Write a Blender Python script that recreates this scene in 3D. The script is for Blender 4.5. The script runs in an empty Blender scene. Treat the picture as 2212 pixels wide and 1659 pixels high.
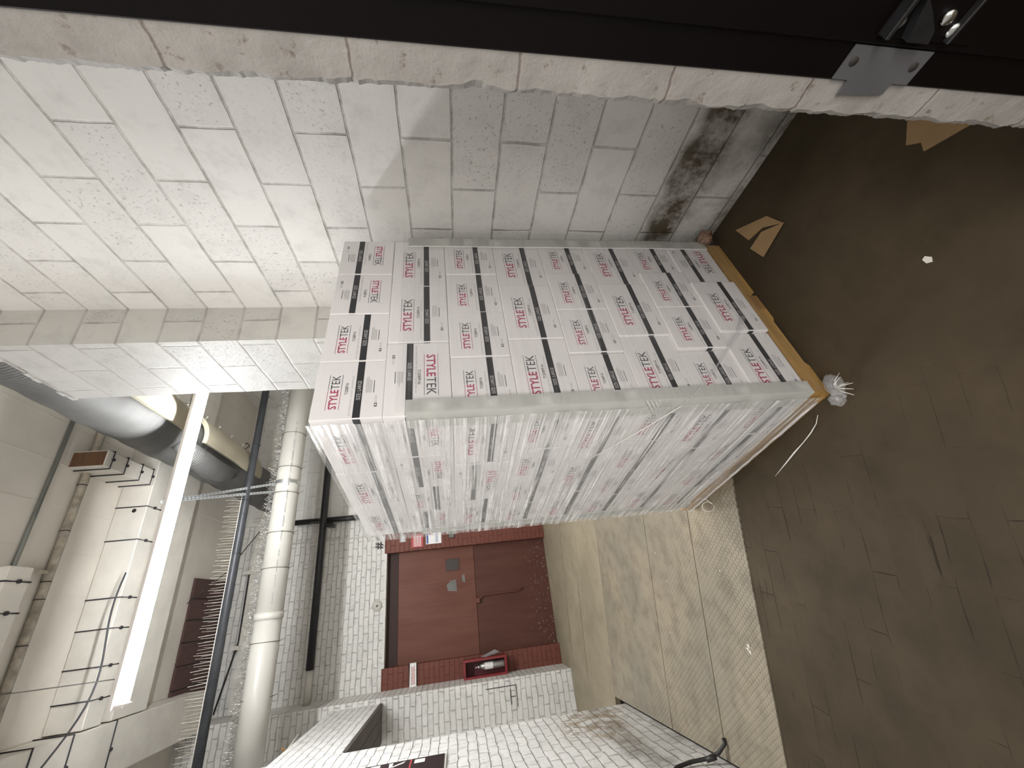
import bpy, bmesh, math, random
from mathutils import Vector, Matrix, noise
random.seed(7)
S = bpy.context.scene
COL = S.collection
PI = math.pi

# ------------------------------------------------------------------ camera
CAMZ = 1.529
cam = bpy.data.cameras.new('camera')
cam.sensor_fit = 'HORIZONTAL'; cam.sensor_width = 36.0
cam.lens = 36.0 * 885.0 / 2212.0
cam.clip_start = 0.02; cam.clip_end = 60
camo = bpy.data.objects.new('camera', cam); COL.objects.link(camo)
RR = Vector((-0.1122, -0.1198, -0.9864)).normalized()      # picture right in the place
FW = Vector((0.4610, 0.8732, -0.1585)).normalized()        # looking direction
RR = (RR - FW * RR.dot(FW)).normalized()
DN = FW.cross(RR)                                           # picture down
UP = -DN
camo.matrix_world = Matrix(((RR.x, UP.x, -FW.x, 0), (RR.y, UP.y, -FW.y, 0), (RR.z, UP.z, -FW.z, CAMZ), (0, 0, 0, 1)))
S.camera = camo

# ------------------------------------------------------------------ world and exposure
w = bpy.data.worlds.new('world'); S.world = w; w.use_nodes = True
w.node_tree.nodes['Background'].inputs[0].default_value = (1.0, 0.97, 0.93, 1)
w.node_tree.nodes['Background'].inputs[1].default_value = 1.35
S.view_settings.view_transform = 'Standard'
S.view_settings.look = 'None'
S.view_settings.exposure = 0.0
S.view_settings.gamma = 1.0
S.view_settings.use_curve_mapping = False
S.cycles.max_bounces = 14
S.cycles.diffuse_bounces = 9
S.cycles.transparent_max_bounces = 24
LED_STRENGTH = 245.0
LX0, LX1, LY, LZ = -0.335, 2.10, 3.80, 3.79                # the LED strip

def area(name, loc, tgt, sx, sy, power, col=(1, .95, .9)):
    l = bpy.data.lights.new(name, 'AREA'); l.shape = 'RECTANGLE'; l.size = sx; l.size_y = sy
    l.energy = power; l.color = col
    o = bpy.data.objects.new(name, l); COL.objects.link(o); o.location = loc
    o.rotation_euler = (Vector(tgt) - Vector(loc)).to_track_quat('-Z', 'Y').to_euler()
    return o
area('fill_light', (-1.15, -1.7, 2.5), (1.0, 1.6, 0.8), 1.5, 0.5, 95)  # unseen fill light added behind the camera to lift the carton fronts

# ------------------------------------------------------------------ materials
def newmat(name):
    m = bpy.data.materials.new(name); m.use_nodes = True
    nt = m.node_tree; b = nt.nodes['Principled BSDF']
    return m, nt, b
class NB:
    def __init__(s, nt): s.nt = nt
    def n(s, t, **k):
        nd = s.nt.nodes.new(t)
        for a, v in k.items():
            if a.startswith('_'): nd.inputs[a[1:].replace('_', ' ')].default_value = v
            else: setattr(nd, a, v)
        return nd
    def l(s, a, b): s.nt.links.new(a, b)
def ramp(nb, fac, stops):
    r = nb.n('ShaderNodeValToRGB'); e = r.color_ramp.elements
    while len(e) < len(stops): e.new(0.5)
    for i, (p, c) in enumerate(stops):
        e[i].position = p; e[i].color = (c, c, c, 1) if isinstance(c, (int, float)) else (*c, 1)
    nb.l(fac, r.inputs[0]); return r.outputs[0]
def noise_n(nb, vec, scale, detail=4, rough=.55, dist=0):
    t = nb.n('ShaderNodeTexNoise'); t.inputs['Scale'].default_value = scale; t.inputs['Detail'].default_value = detail
    t.inputs['Roughness'].default_value = rough; t.inputs['Distortion'].default_value = dist
    nb.l(vec, t.inputs['Vector']); return t.outputs['Fac']
def mix(nb, f, a, b, mode='MIX'):
    m = nb.n('ShaderNodeMix', data_type='RGBA', blend_type=mode)
    for s, v in ((0, f), (6, a), (7, b)):
        if isinstance(v, (int, float)) and s == 0: m.inputs[0].default_value = v
        elif isinstance(v, tuple): m.inputs[s].default_value = (*v, 1)
        else: nb.l(v, m.inputs[s])
    return m.outputs[2]
def mth(nb, op, a, b=0.0, clamp=False):
    m = nb.n('ShaderNodeMath', operation=op, use_clamp=clamp)
    for i, v in enumerate((a, b)):
        if isinstance(v, (int, float)): m.inputs[i].default_value = v
        else: nb.l(v, m.inputs[i])
    return m.outputs[0]
def bump(nb, b, h, strength=.3, dist=.01, prev=None):
    n = nb.n('ShaderNodeBump'); n.inputs['Strength'].default_value = strength; n.inputs['Distance'].default_value = dist
    nb.l(h, n.inputs['Height'])
    if prev is not None: nb.l(prev, n.inputs['Normal'])
    nb.l(n.outputs[0], b.inputs['Normal']); return n.outputs[0]
def coords(nb, perm='xyz', off=(0, 0, 0), rot=0.0, scale=(1, 1, 1)):
    g = nb.n('ShaderNodeNewGeometry')
    sp = nb.n('ShaderNodeSeparateXYZ'); nb.l(g.outputs['Position'], sp.inputs[0])
    cb = nb.n('ShaderNodeCombineXYZ')
    for i, c in enumerate(perm): nb.l(sp.outputs['xyz'.index(c)], cb.inputs[i])
    mp = nb.n('ShaderNodeMapping'); nb.l(cb.outputs[0], mp.inputs[0])
    mp.inputs['Location'].default_value = off; mp.inputs['Rotation'].default_value = (0, 0, rot); mp.inputs['Scale'].default_value = scale
    return mp.outputs[0], sp

def plain(name, col, rough=.6, metal=0.0, spec=.5, nscale=0, namt=.1, bstr=0, emis=None):
    m, nt, b = newmat(name); nb = NB(nt)
    b.inputs['Base Color'].default_value = (*col, 1); b.inputs['Roughness'].default_value = rough
    b.inputs['Metallic'].default_value = metal; b.inputs['Specular IOR Level'].default_value = spec
    if nscale:
        tc = nb.n('ShaderNodeTexCoord'); f = noise_n(nb, tc.outputs['Object'], nscale)
        dk = tuple(c * (1 - 2 * namt) for c in col)
        nb.l(mix(nb, ramp(nb, f, [(.3, 0.0), (.7, 1.0)]), dk, col), b.inputs['Base Color'])
        if bstr: bump(nb, b, f, bstr, .01)
    if emis:
        b.inputs['Emission Color'].default_value = (*col, 1); b.inputs['Emission Strength'].default_value = emis
    return m

def masonry(name, perm, bw, bh, off=(0, 0, 0), col=(.78, .76, .73), line=(.33, .30, .27), mortar=.006, dirt=1.0, pits=1.0,
            distort=.004, bstr=.6, linevis=.75, low_dirt=0.0, squash=False, variation=.10, offset=.5, stain=False):
    """painted block or brick wall: mortar joints in world position"""
    m, nt, b = newmat(name); nb = NB(nt)
    vec, sp = coords(nb, perm, off)
    # wobble of the joints
    nt3 = nb.n('ShaderNodeTexNoise'); nt3.inputs['Scale'].default_value = 5; nt3.inputs['Detail'].default_value = 5
    nb.l(vec, nt3.inputs['Vector'])
    sub = nb.n('ShaderNodeVectorMath', operation='SUBTRACT'); nb.l(nt3.outputs['Color'], sub.inputs[0]); sub.inputs[1].default_value = (.5, .5, .5)
    sc = nb.n('ShaderNodeVectorMath', operation='SCALE'); nb.l(sub.outputs[0], sc.inputs[0]); sc.inputs['Scale'].default_value = distort * 4
    ad = nb.n('ShaderNodeVectorMath', operation='ADD'); nb.l(vec, ad.inputs[0]); nb.l(sc.outputs[0], ad.inputs[1])
    br = nb.n('ShaderNodeTexBrick'); br.offset = offset
    nb.l(ad.outputs[0], br.inputs['Vector'])
    br.inputs['Color1'].default_value = (0, 0, 0, 1); br.inputs['Color2'].default_value = (1, 1, 1, 1)
    br.inputs['Mortar'].default_value = (.5, .5, .5, 1)
    br.inputs['Scale'].default_value = 1.0; br.inputs['Brick Width'].default_value = bw; br.inputs['Row Height'].default_value = bh
    br.inputs['Mortar Size'].default_value = mortar; br.inputs['Mortar Smooth'].default_value = .6
    g = nb.n('ShaderNodeNewGeometry'); P = g.outputs['Position']
    n1 = noise_n(nb, P, 1.3, 6, .6); n2 = noise_n(nb, P, 9, 5, .65); n3 = noise_n(nb, P, 60, 3, .6)
    base = mix(nb, ramp(nb, n1, [(.35, 0.0), (.7, 1.0)]), tuple(c * (1 - .10 * dirt) for c in col), col)
    base = mix(nb, ramp(nb, n2, [(.30, .35 * dirt), (.5, 0.0)]), base, tuple(c * .62 for c in col))
    vb = mth(nb, 'MULTIPLY', br.outputs['Color'], variation)
    base = mix(nb, vb, base, tuple(c * .72 for c in col))
    # pits
    n4 = noise_n(nb, P, 75, 5, .75)
    pm = mth(nb, 'MULTIPLY', ramp(nb, n4, [(.33, 1.0), (.40, 0.0)]), ramp(nb, br.outputs['Color'], [(.40, 0.10), (.75, 1.0)]))
    base = mix(nb, mth(nb, 'MULTIPLY', pm, .55 * pits), base, (.16, .14, .12))
    # joint line, partly filled by paint
    lm = mth(nb, 'MULTIPLY', ramp(nb, br.outputs['Fac'], [(.25, 0.0), (.9, 1.0)]), ramp(nb, n2, [(.36, 1.0), (.60, .22)]))
    base = mix(nb, mth(nb, 'MULTIPLY', lm, linevis), base, line)
    if low_dirt:
        # scuffed, stained band low on the wall
        z = sp.outputs['Z']
        zz = mth(nb, 'ADD', z, mth(nb, 'MULTIPLY', mth(nb, 'SUBTRACT', n1, .5), .35))
        band = ramp(nb, mth(nb, 'MULTIPLY', zz, 1.0), [(.0, .9), (.12, .55), (.20, .45), (.27, 1.0), (.40, .95), (.46, .18), (.62, 0.0)])
        dm = mth(nb, 'MULTIPLY', band, ramp(nb, noise_n(nb, P, 4.5, 8, .72), [(.36, .25), (.56, 1.0)]))
        base = mix(nb, mth(nb, 'MULTIPLY', dm, low_dirt), base, (.085, .065, .040))
    if stain:
        # bricks scraped bare near the corner
        ym = ramp(nb, mth(nb, 'MULTIPLY', sp.outputs['Y'] if perm[0] != 'y' else sp.outputs['Y'], .2), [(.70, 0.0), (.80, 1.0)])
        zm = ramp(nb, mth(nb, 'ADD', sp.outputs['Z'], mth(nb, 'MULTIPLY', mth(nb, 'SUBTRACT', n1, .5), .5)), [(.12, 0.0), (.25, 1.0), (.62, 1.0), (.80, 0.0)])
        sm_ = mth(nb, 'MULTIPLY', mth(nb, 'MULTIPLY', ym, zm), ramp(nb, noise_n(nb, P, 9, 5, .7), [(.45, 0.0), (.56, 1.0)]))
        base = mix(nb, mth(nb, 'MULTIPLY', sm_, .75), base, (.27, .20, .12))
    nb.l(base, b.inputs['Base Color'])
    b.inputs['Roughness'].default_value = .55; b.inputs['Specular IOR Level'].default_value = .35
    jf = mth(nb, 'MULTIPLY', br.outputs['Fac'], ramp(nb, n2, [(.30, 1.0), (.68, .30)]))
    h = mth(nb, 'SUBTRACT', mth(nb, 'MULTIPLY', n3, .16 * pits), mth(nb, 'MULTIPLY', jf, 1.4))
    h = mth(nb, 'ADD', h, mth(nb, 'MULTIPLY', n2, .30))
    h = mth(nb, 'SUBTRACT', h, mth(nb, 'MULTIPLY', pm, .35))
    bump(nb, b, h, bstr, .012)
    return m

M = {}
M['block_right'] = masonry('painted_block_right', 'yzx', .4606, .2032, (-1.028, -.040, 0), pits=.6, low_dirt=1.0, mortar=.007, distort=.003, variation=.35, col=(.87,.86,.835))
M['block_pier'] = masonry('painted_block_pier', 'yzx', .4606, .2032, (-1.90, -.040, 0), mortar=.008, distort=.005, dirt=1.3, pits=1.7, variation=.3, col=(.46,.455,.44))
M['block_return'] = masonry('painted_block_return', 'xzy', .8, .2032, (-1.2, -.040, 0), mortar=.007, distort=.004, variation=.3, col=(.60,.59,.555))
M['block_back'] = masonry('painted_block_back', 'xzy', .41, .205, (0, 0, 0), mortar=.007, linevis=.4, col=(.74,.73,.70))
M['brick_back'] = masonry('painted_brick_back', 'xzy', .215, .072, (0, 0, 0), mortar=.007, distort=.010, dirt=1.5, variation=.25, bstr=1.0, line=(.20,.18,.15), col=(.78,.77,.74), linevis=.35)
M['brick_left'] = masonry('painted_brick_left', 'yzx', .215, .075, (0, .02, 0), stain=True, mortar=.009, distort=.013, dirt=1.4, pits=.7, variation=.22, bstr=1.0, low_dirt=.7, line=(.25,.22,.18), col=(.90,.895,.88), linevis=.38)
M['red_brick'] = masonry('painted_brick_red', 'xzy', .215, .072, (0, 0, 0), mortar=.005, distort=.006, dirt=1.4, bstr=.8, col=(.165, .052, .036), line=(.09, .026, .018), linevis=.35)

def jamb_mat():
    m, nt, b = newmat('rough_painted_block'); nb = NB(nt)
    g = nb.n('ShaderNodeNewGeometry'); P = g.outputs['Position']
    sp = nb.n('ShaderNodeSeparateXYZ'); nb.l(P, sp.inputs[0])
    n1 = noise_n(nb, P, 14, 6, .62); n2 = noise_n(nb, P, 120, 4, .6); n3 = noise_n(nb, P, 45, 6, .7)
    fr = mth(nb, 'FRACT', mth(nb, 'DIVIDE', mth(nb, 'ADD', mth(nb, 'ADD', sp.outputs['Z'], .0), mth(nb, 'MULTIPLY', mth(nb, 'SUBTRACT', n1, .5), .018)), .2032))
    ln = mth(nb, 'ABSOLUTE', mth(nb, 'SUBTRACT', fr, .5))
    jm = ramp(nb, ln, [(.487, 0.0), (.498, 1.0)])
    c = mix(nb, ramp(nb, n1, [(.3, 0.0), (.7, 1.0)]), (.19, .178, .163), (.265, .25, .233))
    c = mix(nb, ramp(nb, n3, [(.34, .95), (.41, 0.0)]), c, (.13, .105, .085))
    c = mix(nb, mth(nb, 'MULTIPLY', jm, ramp(nb, n3, [(.4, .9), (.7, .3)])), c, (.13, .10, .085))
    nb.l(c, b.inputs['Base Color']); b.inputs['Roughness'].default_value = .6
    h = mth(nb, 'ADD', mth(nb, 'MULTIPLY', n3, 1.0), mth(nb, 'MULTIPLY', n2, .45))
    h = mth(nb, 'SUBTRACT', h, mth(nb, 'MULTIPLY', jm, .9))
    bump(nb, b, h, .45, .004)
    return m
M['jamb'] = jamb_mat()

def concrete(name, base, dark, scale=1.0, planks=False, steel=False, ang=0.0):
    m, nt, b = newmat(name); nb = NB(nt)
    g = nb.n('ShaderNodeNewGeometry'); P = g.outputs['Position']
    n1 = noise_n(nb, P, .9 * scale, 6, .6); n2 = noise_n(nb, P, 5 * scale, 6, .65); n3 = noise_n(nb, P, 40, 4, .6)
    c = mix(nb, ramp(nb, n1, [(.35, 0.0), (.68, 1.0)]), dark, base)
    c = mix(nb, ramp(nb, n2, [(.3, .35), (.55, 0.0)]), c, tuple(x * .6 for x in dark))
    c = mix(nb, ramp(nb, n3, [(.66, 0.0), (.78, .25)]), c, tuple(min(1, x * 1.5) for x in base))
    h = mth(nb, 'MULTIPLY', n3, .25)
    if planks:
        vec, sp = coords(nb, 'xyz', (0, 0, 0), ang)
        ns = nb.n('ShaderNodeTexNoise'); ns.inputs['Scale'].default_value = 2.5; ns.inputs['Detail'].default_value = 3; nb.l(vec, ns.inputs['Vector'])
        sb = nb.n('ShaderNodeVectorMath', operation='SUBTRACT'); nb.l(ns.outputs['Color'], sb.inputs[0]); sb.inputs[1].default_value = (.5, .5, .5)
        sc = nb.n('ShaderNodeVectorMath', operation='SCALE'); nb.l(sb.outputs[0], sc.inputs[0]); sc.inputs['Scale'].default_value = .03
        ad = nb.n('ShaderNodeVectorMath', operation='ADD'); nb.l(vec, ad.inputs[0]); nb.l(sc.outputs[0], ad.inputs[1])
        br = nb.n('ShaderNodeTexBrick'); br.offset = .5; br.offset_frequency = 2; nb.l(ad.outputs[0], br.inputs['Vector'])
        br.inputs['Scale'].default_value = 1; br.inputs['Brick Width'].default_value = .42; br.inputs['Row Height'].default_value = .09
        br.inputs['Mortar Size'].default_value = .0022; br.inputs['Mortar Smooth'].default_value = .2
        br.inputs['Color1'].default_value = (0, 0, 0, 1); br.inputs['Color2'].default_value = (1, 1, 1, 1)
        mask = ramp(nb, noise_n(nb, P, 3.2, 4, .65), [(.48, 0.0), (.58, 1.0)])
        # the boards open up only on the side away from the painted corner
        spx = nb.n('ShaderNodeSeparateXYZ'); nb.l(P, spx.inputs[0])
        mx = ramp(nb, mth(nb, 'ADD', mth(nb, 'MULTIPLY', spx.outputs['X'], -1.0), .62), [(.05, 0.0), (.45, 1.0)])
        mk = mth(nb, 'MULTIPLY', mask, mx)
        sl = nb.n('ShaderNodeMapping'); nb.l(ad.outputs[0], sl.inputs[0]); sl.inputs['Scale'].default_value = (2.2, 26, 1)
        sliver = mth(nb, 'MULTIPLY', ramp(nb, noise_n(nb, sl.outputs[0], 1.0, 3, .55), [(.70, 0.0), (.725, 1.0)]), mx)
        crack = mth(nb, 'MAXIMUM', mth(nb, 'MULTIPLY', br.outputs['Fac'], mk), sliver)
        c = mix(nb, mth(nb, 'MULTIPLY', crack, .85), c, (.02, .015, .01))
        c = mix(nb, mth(nb, 'MULTIPLY', mth(nb, 'MULTIPLY', br.outputs['Color'], mx), .16), c, tuple(x * .7 for x in dark))
        h = mth(nb, 'SUBTRACT', h, mth(nb, 'MULTIPLY', crack, 1.5))
    nb.l(c, b.inputs['Base Color'])
    b.inputs['Roughness'].default_value = .62; b.inputs['Specular IOR Level'].default_value = .15
    bump(nb, b, h, .35, .006)
    return m
M['floor'] = concrete('painted_floor', (.090, .069, .043), (.045, .034, .020), 1.0, True, ang=math.radians(14))
M['floor_far'] = concrete('worn_floor', (.33, .285, .205), (.24, .205, .145), 1.2)

def tread_mat():
    m, nt, b = newmat('tread_plate_steel'); nb = NB(nt)
    vec, sp = coords(nb, 'xyz', (0, 0, 0), math.radians(15.2 + 45))
    def lattice(off, swap):
        mp = nb.n('ShaderNodeMapping'); nb.l(vec, mp.inputs[0]); mp.inputs['Location'].default_value = off
        s = nb.n('ShaderNodeSeparateXYZ'); nb.l(mp.outputs[0], s.inputs[0])
        p = .027
        fx = mth(nb, 'SUBTRACT', mth(nb, 'FRACT', mth(nb, 'DIVIDE', s.outputs[0], p)), .5)
        fy = mth(nb, 'SUBTRACT', mth(nb, 'FRACT', mth(nb, 'DIVIDE', s.outputs[1], p)), .5)
        a, c = (fx, fy) if not swap else (fy, fx)
        d = mth(nb, 'ADD', mth(nb, 'POWER', mth(nb, 'DIVIDE', a, .31), 2), mth(nb, 'POWER', mth(nb, 'DIVIDE', c, .105), 2))
        return ramp(nb, mth(nb, 'MULTIPLY', d, .5), [(.3, 1.0), (.55, 0.0)])
    t = mth(nb, 'MAXIMUM', lattice((0, 0, 0), False), lattice((.018, .018, 0), True))
    g = nb.n('ShaderNodeNewGeometry'); P = g.outputs['Position']
    n1 = noise_n(nb, P, 1.1, 5, .6); n2 = noise_n(nb, P, 8, 5, .6)
    c = mix(nb, ramp(nb, n1, [(.38, 0.0), (.62, 1.0)]), (.25, .225, .175), (.34, .29, .21))
    c = mix(nb, ramp(nb, n2, [(.32, .5), (.55, 0.0)]), c, (.12, .10, .075))
    wear = ramp(nb, noise_n(nb, P, .8, 3, .5), [(.34, .35), (.5, 1.0)])
    c = mix(nb, mth(nb, 'MULTIPLY', mth(nb, 'MULTIPLY', t, wear), .38), c, (.09, .07, .05))
    nb.l(c, b.inputs['Base Color']); b.inputs['Roughness'].default_value = .45; b.inputs['Metallic'].default_value = .15
    bump(nb, b, mth(nb, 'MULTIPLY', t, wear), .9, .004)
    return m
M['tread'] = tread_mat()

def wood(name, c1, c2, rough=.6, axis='x', sc=6):
    m, nt, b = newmat(name); nb = NB(nt)
    tc = nb.n('ShaderNodeTexCoord'); mp = nb.n('ShaderNodeMapping'); nb.l(tc.outputs['Object'], mp.inputs[0])
    mp.inputs['Scale'].default_value = {'x': (.12, 1, 1), 'y': (1, .12, 1), 'z': (1, 1, .12)}[axis]
    f = noise_n(nb, mp.outputs[0], sc * 6, 5, .6, .6)
    nb.l(mix(nb, ramp(nb, f, [(.3, 0.0), (.7, 1.0)]), c1, c2), b.inputs['Base Color'])
    b.inputs['Roughness'].default_value = rough; bump(nb, b, f, .25, .004)
    return m
M['pallet'] = wood('pallet_wood', (.33, .185, .050), (.50, .31, .10), .6)
M['pallet_dark'] = wood('pallet_wood_inner', (.26, .14, .05), (.36, .21, .08), .6)
M['beamwhite'] = plain('painted_timber', (.72, .69, .63), .6, nscale=3, namt=.10, bstr=.1)
M['beamend'] = wood('bare_timber_end', (.125, .062, .030), (.16, .085, .042), .75)
M['ceiling'] = plain('painted_ceiling', (.74, .70, .635), .7, nscale=1.2, namt=.10, bstr=.05)
M['planks'] = wood('dark_ceiling_planks', (.070, .036, .032), (.10, .052, .046), .7, 'y')
M['greyboard'] = wood('grey_soffit_boards', (.10, .088, .078), (.15, .13, .115), .7, 'y')
M['black'] = plain('black_iron', (.018, .018, .020), .45, nscale=12, namt=.2, bstr=.1)
M['strapblack'] = plain('black_strap', (.016, .016, .022), .5)
M['frame'] = plain('dark_door_frame_paint', (.0030, .0018, .0018), .45, spec=.12, nscale=4, namt=.2, bstr=.05)
M['frame2'] = plain('dark_door_stop_paint', (.0035, .0030, .0030), .5)
M['strike'] = plain('satin_steel', (.20, .20, .215), .5, metal=.75, nscale=6, namt=.12)
M['chrome'] = plain('bright_zinc', (.62, .62, .60), .18, metal=1.0)
M['zinc_dark'] = plain('dark_latch_steel', (.06, .06, .062), .35, metal=.8, nscale=20, namt=.2)
M['hole'] = plain('screw_hole', (.018, .013, .010), .8)
M['pvc'] = plain('cream_plastic_pipe', (.56, .545, .50), .32, nscale=2.2, namt=.05)
M['pvcmark'] = plain('pipe_print', (.23, .24, .27), .5)
M['rustwire'] = plain('grey_wire_band', (.15, .14, .12), .45, metal=.6)
M['greypipe'] = plain('grey_steel_pipe', (.075, .080, .090), .42, metal=.4, nscale=10, namt=.15)
M['conduit'] = plain('galvanised_conduit', (.30, .315, .30), .4, metal=.6, nscale=6, namt=.1)
M['rustpipe'] = plain('flaking_cream_pipe', (.56, .50, .41), .6, nscale=14, namt=.28, bstr=.3)
M['spike'] = plain('spike_wire', (.78, .74, .66), .3, metal=.5)
M['spikebase'] = plain('clear_spike_base', (.62, .60, .56), .35)
M['tinsel'] = plain('bright_spike_wire', (.80, .80, .78), .22, metal=.85)
M['strapmetal'] = plain('perforated_strap', (.60, .63, .64), .3, metal=.8)
M['cream'] = plain('cream_insulation', (.38, .345, .26), .7, nscale=6, namt=.07, bstr=.1)
M['fitting'] = plain('white_fitting', (.85, .84, .80), .4)
M['redpaint'] = None
def red_door():
    m, nt, b = newmat('red_door_paint'); nb = NB(nt)
    g = nb.n('ShaderNodeNewGeometry'); P = g.outputs['Position']
    mp = nb.n('ShaderNodeMapping'); nb.l(P, mp.inputs[0]); mp.inputs['Scale'].default_value = (2.2, 1, .35)
    n1 = noise_n(nb, mp.outputs[0], 3, 5, .6); n2 = noise_n(nb, P, 30, 4, .7)
    c = mix(nb, ramp(nb, n1, [(.35, 0.0), (.65, 1.0)]), (.120, .042, .027), (.150, .060, .042))
    sp = nb.n('ShaderNodeSeparateXYZ'); nb.l(P, sp.inputs[0])
    low = ramp(nb, sp.outputs['Z'], [(.10, 1.0), (.45, 0.0)])
    c = mix(nb, mth(nb, 'MULTIPLY', low, ramp(nb, n2, [(.60, 0.0), (.66, .8)])), c, (.35, .30, .25))
    nb.l(c, b.inputs['Base Color']); b.inputs['Roughness'].default_value = .55; b.inputs['Specular IOR Level'].default_value = .3
    bump(nb, b, n2, .08, .004)
    return m
M['redpaint'] = red_door()
M['redlow'] = M['redpaint'].copy(); M['redlow'].name = 'darker_red_door_paint'  # darker copy of the red door paint, for the lower panel
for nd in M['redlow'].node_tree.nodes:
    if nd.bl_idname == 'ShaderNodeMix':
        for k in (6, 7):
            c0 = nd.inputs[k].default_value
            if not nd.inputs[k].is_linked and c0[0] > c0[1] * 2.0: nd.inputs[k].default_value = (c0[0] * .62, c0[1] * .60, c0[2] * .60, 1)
M['reddark'] = plain('dark_red_paint', (.085, .026, .017), .6, nscale=5, namt=.15)
M['pocket'] = plain('dark_red_recess', (.030, .012, .009), .7)
M['redgloss'] = plain('red_cabinet_enamel', (.19, .014, .018), .35)
M['redin'] = plain('red_cabinet_inside', (.075, .008, .012), .6)
M['patch'] = plain('bare_grey_patch', (.16, .165, .15), .6, nscale=10, namt=.1)
M['carton'] = plain('white_carton_board', (.86, .84, .84), .62, nscale=2.5, namt=.05, bstr=.03)
M['magenta'] = plain('magenta_ink', (.42, .055, .13), .55)
M['ink'] = plain('dark_ink', (.055, .055, .060), .55)
M['inkfaint'] = plain('fine_print_ink', (.40, .39, .39), .55)
M['stripe'] = plain('black_stripe_ink', (.030, .032, .036), .45)
M['whiteink'] = plain('reversed_white_lettering', (.62, .60, .60), .55)
M['cornerboard'] = plain('corner_board', (.86, .87, .84), .5, nscale=5, namt=.03)
M['cardboard'] = plain('brown_cardboard', (.36, .235, .115), .7, nscale=8, namt=.06)
M['twine'] = plain('white_twine', (.75, .74, .70), .5)
M['rubber'] = plain('black_rubber', (.018, .016, .016), .5)
M['signblack'] = plain('sign_black', (.022, .014, .016), .45)
M['signwhite'] = plain('sign_white', (.80, .79, .78), .5)
M['signred'] = plain('sign_red', (.42, .06, .06), .5)
M['signblue'] = plain('sign_blue', (.05, .10, .30), .5)
M['signgrey'] = plain('sign_grey', (.30, .30, .30), .5)
M['paintblack'] = plain('sprayed_black_paint', (.03, .025, .03), .6)
M['glassdark'] = plain('dark_wired_glass', (.045, .036, .030), .25)
M['silver'] = plain('silver_cylinder', (.42, .42, .40), .35, metal=.7)
M['housing'] = plain('lamp_housing', (.72, .68, .64), .5)
M['paperchip'] = plain('paper_chip', (.75, .72, .66), .7)
m, nt, b = newmat('led_diffuser'); b.inputs['Base Color'].default_value = (1, 1, 1, 1)
b.inputs['Emission Color'].default_value = (.985, .995, 1.0, 1); b.inputs['Emission Strength'].default_value = LED_STRENGTH
M['led'] = m

def duct_mat():
    m, nt, b = newmat('ribbed_grey_duct'); nb = NB(nt)
    g = nb.n('ShaderNodeNewGeometry'); P = g.outputs['Position']
    sp = nb.n('ShaderNodeSeparateXYZ'); nb.l(P, sp.inputs[0])
    rib = mth(nb, 'SINE', mth(nb, 'MULTIPLY', sp.outputs['Y'], 2 * PI / .022))
    mask = ramp(nb, noise_n(nb, P, 1.2, 3, .5), [(.45, 0.0), (.6, 1.0)])
    n1 = noise_n(nb, P, 2.5, 5, .6)
    nb.l(mix(nb, ramp(nb, n1, [(.3, 0.0), (.7, 1.0)]), (.075, .075, .074), (.12, .119, .115)), b.inputs['Base Color'])
    b.inputs['Roughness'].default_value = .55; b.inputs['Metallic'].default_value = .1; b.inputs['Specular IOR Level'].default_value = .3
    bump(nb, b, mth(nb, 'MULTIPLY', rib, mask), .35, .005)
    return m
M['duct'] = duct_mat()

def film(name, cover, streak, su=1.6, sv=60, tilt=0.0, tint=(.86, .86, .88)):
    m, nt, b = newmat(name); nb = NB(nt)
    out = nt.nodes['Material Output']
    tc = nb.n('ShaderNodeTexCoord')
    mp = nb.n('ShaderNodeMapping'); nb.l(tc.outputs['UV'], mp.inputs[0]); mp.inputs['Scale'].default_value = (su, sv, 1)
    mp.inputs['Rotation'].default_value = (0, 0, tilt)
    f = noise_n(nb, mp.outputs[0], 1.0, 5, .62, .4)
    f2 = noise_n(nb, tc.outputs['UV'], 3.4, 4, .6)
    sm = ramp(nb, f, [(.46, 0.0), (.62, 1.0)])
    amt = mth(nb, 'ADD', mth(nb, 'MULTIPLY', mth(nb, 'MULTIPLY', sm, streak), ramp(nb, f2, [(.38, .12), (.62, 1.0)])), cover, True)
    tr = nb.n('ShaderNodeBsdfTransparent'); tr.inputs[0].default_value = (.97, .97, .97, 1)
    b.inputs['Base Color'].default_value = (*tint, 1); b.inputs['Roughness'].default_value = .22; b.inputs['Specular IOR Level'].default_value = .8
    ms = nb.n('ShaderNodeMixShader'); nb.l(amt, ms.inputs[0]); nb.l(tr.outputs[0], ms.inputs[1]); nb.l(b.outputs[0], ms.inputs[2])
    bump(nb, b, f, .8, .02)
    gl = nb.n('ShaderNodeBsdfGlossy'); gl.inputs['Roughness'].default_value = .12
    bp = nb.n('ShaderNodeBump'); bp.inputs['Strength'].default_value = .9; bp.inputs['Distance'].default_value = .02; nb.l(f, bp.inputs['Height'])
    nb.l(bp.outputs[0], gl.inputs['Normal'])
    m2 = nb.n('ShaderNodeMixShader'); m2.inputs[0].default_value = .035
    nb.l(ms.outputs[0], m2.inputs[1]); nb.l(gl.outputs[0], m2.inputs[2])
    nb.l(m2.outputs[0], out.inputs[0])
    return m
M['film_side'] = film('stretch_film_side', .22, 1.0, .8, 46, tint=(.93, .93, .93))
M['film_front'] = film('stretch_film_front', .025, .10, 1.2, 50)
M['film_wad'] = film('stretch_film_wad', .16, .60, 20, 30)

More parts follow.
